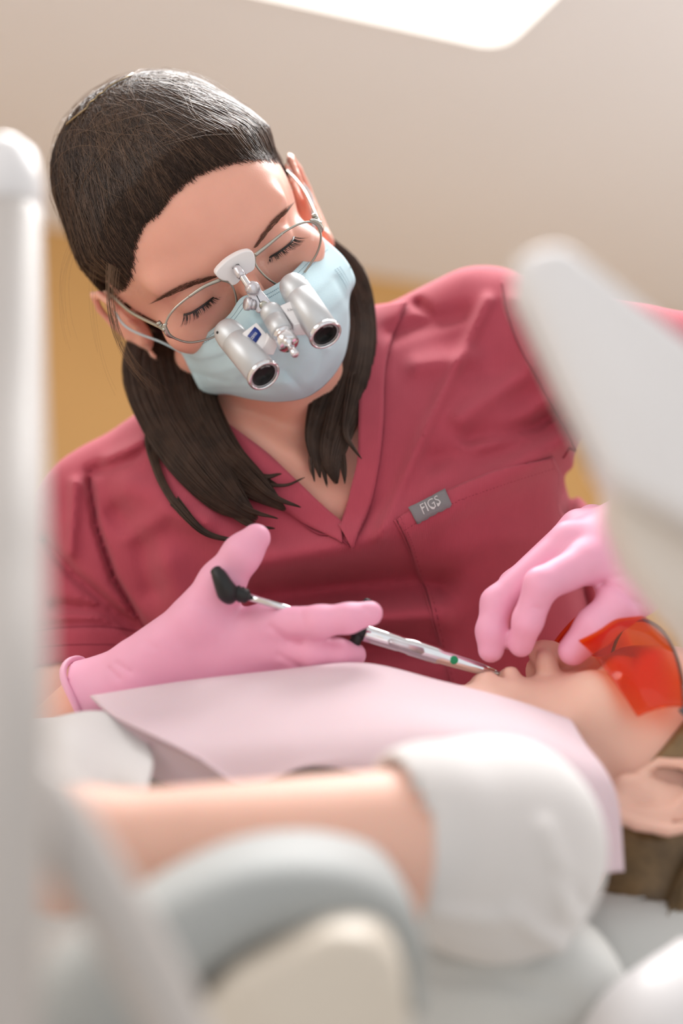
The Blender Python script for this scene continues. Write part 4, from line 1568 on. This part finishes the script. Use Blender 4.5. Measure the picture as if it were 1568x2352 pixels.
def patient_sd(p):
    l = to_ph(p)
    d = head_sd(l, lids=True, mouth_open=5.0, nose_out=5.0) / 1000
    d = smin(d, cone(p, PH(0, -18, -45), S(1150, 1890, .87), .047, .058), .025)
    d = smin(d, ell(p, PH(0, 30, -78), (.03, .022, .03)), .02)
    d = smin(d, trunk_p(p, -.006), .03)
    arm = cone(p, S(1010, 1965, .63), S(1150, 1900, .78), .034, .040)
    arm = smin(arm, cone(p, S(150, 1950, .60), S(960, 1950, .625), .0225, .0355), .006)
    arm = smin(arm, cone(p, S(150, 1950, .60), S(20, 1930, .64), .0225, .030), .02)
    return smin(d, arm, .006)


PV, PF = polygonize(patient_sd, [-.27, -.33, -.99], [.27, -.02, -.54], .0021)
mesh_obj('body', PV, PF, M['skin_p'], patient)


def top_p(p):
    d = trunk_p(p)
    sl = cone(p, S(990, 1925, .63), S(1135, 1948, .655), .0425, .0465)
    sl = smin(sl, cone(p, S(1135, 1948, .655), S(1120, 1900, .78), .0465, .050), .02)
    x, y = to_px(p)
    for pts, a_, wd in (([(1250, 1900), (1290, 2000), (1300, 2090)], .004, 22), ([(1180, 2100), (1240, 2150), (1290, 2180)], .004, 20), ([(1000, 2100), (1150, 2120)], .003, 20),
                        ([(1290, 2010), (1340, 2080)], -.003, 14)):
        sl = sl - a_ * np.exp(-(line_d(x, y, pts) / wd) ** 2)
    # sleeve opening
    n_ = np.array([.93, -.10, -.32]); n_ /= np.linalg.norm(n_)
    sl = np.maximum(sl, -((p - S(935, 1910, .60)) @ n_))
    inner = cone(p, S(150, 1950, .60), S(960, 1950, .625), .024, .0395)
    inner = np.maximum(inner, (p - S(980, 1910, .60)) @ n_)
    sl = np.maximum(sl, -inner)
    neck = ell(p, S(1330, 1800, .87), (.06, .075, .07))
    return np.maximum(smin(d, sl, .012), -neck)


QV, QF = polygonize(top_p, [-.27, -.34, -.99], [.17, -.09, -.55], .0025)
mesh_obj('shirt', QV, QF, M['cloth'], patient)
# rumpled hem of the white top, beyond the bib
ctrl = [SS([(60, 1690, .80), (140, 1650, .80), (240, 1640, .80), (330, 1690, .79)]), SS([(70, 1740, .76), (150, 1700, .75), (250, 1712, .755), (350, 1750, .75)]),
        SS([(90, 1800, .73), (170, 1790, .72), (260, 1780, .73), (340, 1810, .72)]), SS([(110, 1850, .72), (190, 1850, .71), (270, 1840, .72), (330, 1850, .715)])]
v, f, _ = sheet(ctrl, 30, 30)
mods(mesh_obj('shirt_hem', v, f, M['cloth'], patient), solid=.003)

# hair of the patient
def phair(p):
    l = to_ph(p)
    d = ell(l, (0, -6, 44), (73, 92, 80)) - 7
    d = smin(d, ell(l, (0, -70, 0), (62, 34, 50)), 20)
    d = np.maximum(d, l[:, 1] - 18 - (l[:, 2] - 20) * .75)
    d = np.maximum(d, -(ell(l, (0, 32, -34), (95, 66, 60))))
    q_ = mir(l)
    d = np.maximum(d, -ell(q_, (84, -6, 2), (26, 24, 38)))
    return d / 1000


v, f = polygonize(phair, PH(0, 0, 20) - .16, PH(0, 0, 20) + .17, .003)
phm = mesh_obj('hair', v, f, M['hair_p'], patient)
cs = []
for i in range(1500):
    u = rng.random(); w_ = rng.random()
    a_ = PH(70 + 8 * rng.random(), -22 + 30 * u, 36 + 30 * u)
    b_ = PH(72 + 8 * rng.random(), -55 - 20 * w_, 5 + 35 * u)
    c_ = PH(60 + 20 * rng.random(), -92 - 10 * w_, -25 + 30 * w_)
    e_ = PH(66 + 18 * rng.random(), -98 - 8 * w_, -75 + 30 * rng.random())
    cs.append(spline([a_, b_, c_, e_], 14))
v, f = strand_mesh(np.array(cs), .00035)
mesh_obj('hair_strands', v, f, M['hair_p'], phm)

# ------------------------------------------------------------------ orange protective glasses
gog = thing('safety_glasses', PH(0, 100, 25), 'orange tinted wraparound safety glasses on the reclining patient', 'safety glasses')
rows = []
ph = np.radians(np.linspace(-83, 83, 17))
for zt, rx, yc, ry, drop in ((50, 79, 30, 78, 0), (38, 81, 30, 88, 0), (24, 81, 30, 91, 0), (12, 79, 30, 86, 0), (1, 75, 30, 76, 0)):
    r_ = []
    for a_ in ph:
        nose = 14 * math.exp(-(a_ / .17) ** 2) * max(0, (26 - zt) / 26) * 1.2
        zz = 24 + (zt - 24) * (1 - .45 * max(0, (abs(a_) - .5) / .95) ** 2) + nose
        r_.append(PH(rx * math.sin(a_), yc + ry * math.cos(a_), zz))
    rows.append(r_)
v, f, gg = sheet(rows, 90, 30)
mods(mesh_obj('tinted_lens', v, f, M['orange'], gog), solid=.0022)
v, f = tube(gg[0], .0011, 10); mesh_obj('brow_frame', v, f, mat('olive_frame', (96, 84, 66), .3), gog)
for sgn in (1, -1):
    
    tpts = spline([gg[1, -1] if sgn > 0 else gg[1, 0], PH(sgn * 81, 26, 42), PH(sgn * 80, 6, 38), PH(sgn * 79, -12, 34)], 24)
    v, f = tube(tpts, .0034, 12, flat=.5); mesh_obj('temple', v, f, mat('smoked_temple', (96, 98, 100), .25) if sgn > 0 else M['black'], gog)

# ------------------------------------------------------------------ pink paper bib
bibc = [
    [(225, 1618, .87), (430, 1590, .875), (640, 1560, .875), (830, 1544, .875), (1010, 1584, .87), (1180, 1630, .85), (1300, 1668, .83)],
    [(208, 1600, .83), (420, 1568, .835), (640, 1543, .835), (830, 1526, .835), (1010, 1566, .83), (1180, 1610, .815), (1310, 1655, .80)],
    [(250, 1638, .795), (440, 1640, .795), (650, 1615, .795), (850, 1600, .79), (1030, 1625, .785), (1210, 1660, .78), (1345, 1712, .775)],
    [(330, 1680, .762), (490, 1712, .76), (680, 1690, .76), (880, 1672, .757), (1060, 1690, .752), (1240, 1732, .750), (1392, 1775, .755)],
    [(440, 1733, .750), (556, 1792, .745), (720, 1745, .745), (900, 1740, .742), (1090, 1790, .738), (1290, 1860, .735), (1420, 1850, .748)],
    [(455, 1742, .749), (562, 1800, .744), (724, 1760, .743), (905, 1800, .740), (1110, 1900, .735), (1320, 2000, .735), (1432, 2002, .745)],
]
v, f, bg = sheet([SS(r) for r in bibc], 90, 60)
bo = mesh_obj('dental_bib', v, f, M['bib'])
mods(bo, solid=.0012)
fl = [SS([(232, 1632, .803), (330, 1684, .772), (440, 1738, .757), (556, 1796, .750)]), SS([(262, 1690, .80), (350, 1740, .775), (450, 1775, .762), (552, 1818, .754)]), SS([(300, 1760, .79), (380, 1800, .772), (460, 1820, .765), (548, 1838, .758)])]
v, f, _ = sheet(fl, 30, 16)
mods(mesh_obj('folded_flap', v, f, M['bib'], bo), solid=.001)
tag(bo, 'pale pink paper bib spread over the chest of the reclining patient', 'dental bib')

# ------------------------------------------------------------------ treatment chair
chair = thing('treatment_chair', S(800, 3600, .85), 'light grey upholstered treatment chair with a curved armrest under the patient', 'dental chair')


def box_sd(p, c, hb, r):
    q = np.abs(p - np.asarray(c)) - (np.asarray(hb) - r)
    return np.linalg.norm(np.maximum(q, 0), axis=1) + np.minimum(q.max(1), 0) - r


def back_sd(p):
    c = S(620, 2480, .84)
    d = box_sd(p, (c[0], -.345, -.86), (.30, .040, .20), .03)
    c2 = S(1130, 2270, .69)
    b = box_sd(p, (c2[0] - .12, -.262, -.70), (.185, .060, .045), .03)
    d = smin(d, b, .02)
    x, y = to_px(p)
    d = d + .003 * np.exp(-(line_d(x, y, [(950, 2235), (1150, 2250), (1320, 2300)]) / 16) ** 2)
    return np.maximum(d, -(trunk_p(p) - .0025))


v, f = polygonize(back_sd, [-.40, -.42, -1.08], [.30, -.18, -.62], .004)
mesh_obj('backrest', v, f, M['seatg'], chair)


def headrest_sd(p):
    c = S(1500, 2250, .84)
    d = box_sd(p, (c[0] + .02, -.262, -.86), (.10, .053, .125), .045)
    l = to_ph(p)
    h_ = ell(l, (0, -6, 44), (73, 92, 80)) - 12
    h_ = smin(h_, ell(l, (0, -70, 0), (64, 36, 52)), 20) / 1000
    return np.maximum(np.maximum(d, -h_), -(trunk_p(p) - .003))


v, f = polygonize(headrest_sd, [.06, -.36, -1.02], [.34, -.17, -.70], .0035)
mesh_obj('headrest', v, f, M['seatg'], chair)

pth = spline([(60, 2500, .50), (240, 2270, .50), (390, 2140, .51), (560, 2045, .52), (720, 2018, .53), (845, 2045, .54), (912, 2120, .55), (938, 2210, .555)], 40)
rad = spline(np.array([[.024], [.021], [.0185], [.0165], [.0145], [.0115], [.008], [.005]]), 40)[:, 0]
C = SS(pth)
Tn, N, B = frames(C)
k = 28; a = np.arange(k) / k * 2 * math.pi
side = np.cross(Tn, [0, 0, 1.0]); side /= np.linalg.norm(side, axis=1)[:, None]
dep = np.cross(side, Tn)
def sq(t, e=.7): return np.sign(t) * np.abs(t) ** e
V = C[:, None] + rad[:, None, None] * sq(np.cos(a))[None, :, None] * side[:, None] + .034 * sq(np.sin(a))[None, :, None] * dep[:, None]
F = [(i * k + j, i * k + (j + 1) % k, (i + 1) * k + (j + 1) % k, (i + 1) * k + j) for i in range(39) for j in range(k)] + [tuple(range(k))[::-1], tuple(range(39 * k, 40 * k))]
mesh_obj('armrest_pad', V.reshape(-1, 3), F, M['grey'], chair)
bs = [(390, 2420), (440, 2340), (535, 2244), (650, 2190), (750, 2146), (840, 2145), (905, 2190), (938, 2290), (946, 2420), (960, 2760), (420, 2760)]
zz = .474
P_ = [S(x, y, zz) for x, y in bs]
v, f = plate(P_, .060, np.array([0, 0, 1.0]))
part('armrest_shell', (v, f), 'beige', chair, bevel=.012)
v, f = tube(spline(SS([(1420, 2560, .63), (1500, 2400, .64), (1640, 2290, .66)]), 20), .030, 20)
mesh_obj('shell_edge', v, f, M['lampw'], chair)
# base and lifting column down to the floor
fz = lambda x, y, z: (np.array([x, y, z]) - T3) @ M3
cw = to_world(S(500, 2500, .86))
v, f = lathe(fz(cw[0], cw[1], cw[2] - .06), fz(cw[0], cw[1], .05), [(0, 0), (0, .12), (.1, .09), (.8, .09), (.9, .14), (1, .14), (1, 0)])
mesh_obj('column', v, f, M['beige'], chair)
v, f = lathe(fz(cw[0], cw[1], .05), fz(cw[0], cw[1], 0.0), [(0, 0), (0, .20), (.6, .24), (1, .24), (1, 0)])
mesh_obj('base', v, f, M['beige'], chair)

# ------------------------------------------------------------------ operating lamp close to the lens
lamp = thing('operating_lamp', S(1600, 1500, .50), 'out of focus white operating lamp head at the right edge with warm grey housing', 'dental lamp')
tl = np.array([-.10, .10, 1.0]); tl /= np.linalg.norm(tl)
hd = [(1168, 612), (1192, 580), (1272, 548), (1312, 562), (1560, 752), (1720, 870), (1760, 1300), (1560, 1190), (1410, 1110), (1385, 1078), (1290, 880)]
P_ = [ray_plane(x, y, S(1400, 850, .485), tl) for x, y in hd]
v, f = plate(P_, .045, tl)
part('lamp_head', (v, f), 'lampw', lamp, bevel=.006)
lh = lamp.children[-1]
C = [ray_plane(x, y, S(1400, 850, .502), tl) for x, y in spline([(1215, 700), (1290, 868), (1378, 1062)], 16)]
v, f = tube(C, .0046, 12); mesh_obj('rubber_edge', v, f, M['lampg'], lh)
P_ = [ray_plane(x, y, S(1400, 1300, .50), tl) for x, y in [(1398, 1060), (1760, 1060), (1760, 1760), (1720, 1700), (1670, 1540), (1548, 1420), (1450, 1295), (1408, 1180)]]
v, f = plate(P_, .05, tl)
part('housing', (v, f), 'lampb', lamp, bevel=.010)
v, f = tube(spline(SS([(1690, 1380, .47), (1700, 1500, .47), (1740, 1700, .48), (1760, 1900, .50), (2000, 1900, .6)]), 24), .011, 20)
mesh_obj('joint_arm', v, f, M['lampw'], lamp)

# ------------------------------------------------------------------ instrument arms close to the lens, left
post = thing('instrument_post', S(0, 2900, .42), 'blurred pale grey post along the left edge with a rounded white top', 'equipment post')
v, f = tube(spline(SS([(22, 500, .60), (18, 900, .52), (14, 1300, .45), (8, 1800, .40), (-20, 2600, .40)]), 40), np.linspace(.0138, .0125, 40), 24)
mesh_obj('post', v, f, M['postm'], post)
v, f = lathe(S(14, 500, .60), S(8, 322, .615), [(0, 0), (0, .0120), (.05, .0155), (.4, .0162), (.75, .0140), (.93, .0080), (1, 0)], 32)
mesh_obj('rounded_top', v, f, M['lampw'], post)
hose = thing('equipment_bar', S(430, 2400, .42), 'blurred light grey arm slanting across the lower left corner', 'equipment arm')
v, f = tube(spline(SS([(20, 1740, .44), (110, 1850, .425), (230, 2040, .42), (350, 2250, .42), (470, 2500, .42)]), 30), .0098, 20)
mesh_obj('arm', v, f, M['postm'], hose)
v, f = lathe(S(20, 1740, .44), S(60, 1790, .433), [(0, 0), (0, .009), (.3, .0125), (.8, .0125), (1, .0105), (1, 0)], 24)
mesh_obj('arm_collar', v, f, M['lampw'], hose)

# ------------------------------------------------------------------ the clinician's lower body on a saddle stool, behind the chair
fz_ = lambda x, y, z: (np.array([x, y, z]) - T3) @ M3
hip = to_world(S(865, 2010, 1.21))


def trousers_sd(p):
    d = cone(p, fz_(hip[0] - .08, hip[1], hip[2]), fz_(hip[0] + .08, hip[1], hip[2]), .105, .105)
    for s_ in (-1, 1):
        kn = fz_(hip[0] + s_ * .36, hip[1] - .02, .50)
        d = smin(d, cone(p, fz_(hip[0] + s_ * .09, hip[1], hip[2] - .04), kn, .092, .062), .04)
        d = smin(d, cone(p, kn, fz_(hip[0] + s_ * .38, hip[1] + .05, .12), .058, .042), .02)
    x, y = to_px(p)
    return np.maximum(d, -(y - 2040) / 2700)


c0_ = fz_(hip[0], hip[1], .45)
v, f = polygonize(trousers_sd, c0_ - np.array([.50, .50, .30]), c0_ + np.array([.50, .55, .30]), .008)
mesh_obj('trousers', v, f, M['scrub'], person)
for s_ in (-1, 1):
    c_ = fz_(hip[0] + s_ * .38, hip[1] + .02, .05)
    sh = lambda p, c_=c_: smin(cone(p, c_ + (fz_(0, .06, 0) - fz_(0, 0, 0)), c_ - (fz_(0, .12, 0) - fz_(0, 0, 0)), .045, .038), cone(p, c_ + (fz_(0, .04, 0) - fz_(0, 0, 0)), c_ + (fz_(0, .04, .08) - fz_(0, 0, 0)), .042, .046), .03)
    v, f = polygonize(sh, c_ - .2, c_ + .2, .006)
    mesh_obj('shoe', v, f, M['cloth'], person)
hz_ = hip[2] - .115
stool = bpy.data.objects.new('saddle_stool', None); COL.objects.link(stool); stool.location = (hip[0], hip[1], 0)
tag(stool, 'saddle stool the person in the rose scrub top sits on behind the chair', 'stool')
g_ = lathe(fz_(hip[0], hip[1], hz_), fz_(hip[0], hip[1], hz_ - .09), [(0, 0), (0, .11), (.3, .15), (.8, .15), (1, .12), (1, 0)]); part('seat', g_, 'grey', stool)
g_ = lathe(fz_(hip[0], hip[1], hz_ - .09), fz_(hip[0], hip[1], .09), [(0, .025), (.5, .025), (.5, .035), (1, .035)]); part('column', g_, 'steel', stool)
for k_ in range(5):
    a_ = k_ / 5 * 2 * math.pi
    ex, ey = hip[0] + .21 * math.cos(a_), hip[1] + .21 * math.sin(a_)
    part('leg', tube([fz_(hip[0], hip[1], .10), fz_((hip[0] + ex) / 2, (hip[1] + ey) / 2, .085), fz_(ex, ey, .06)], [.018, .015, .012], 10), 'steel', stool)
    part('castor', lathe(fz_(ex - .012 * math.sin(a_), ey + .012 * math.cos(a_), .025), fz_(ex + .012 * math.sin(a_), ey - .012 * math.cos(a_), .025), [(0, 0), (0, .022), (.1, .025), (.9, .025), (1, .022), (1, 0)], 20), 'black', stool)
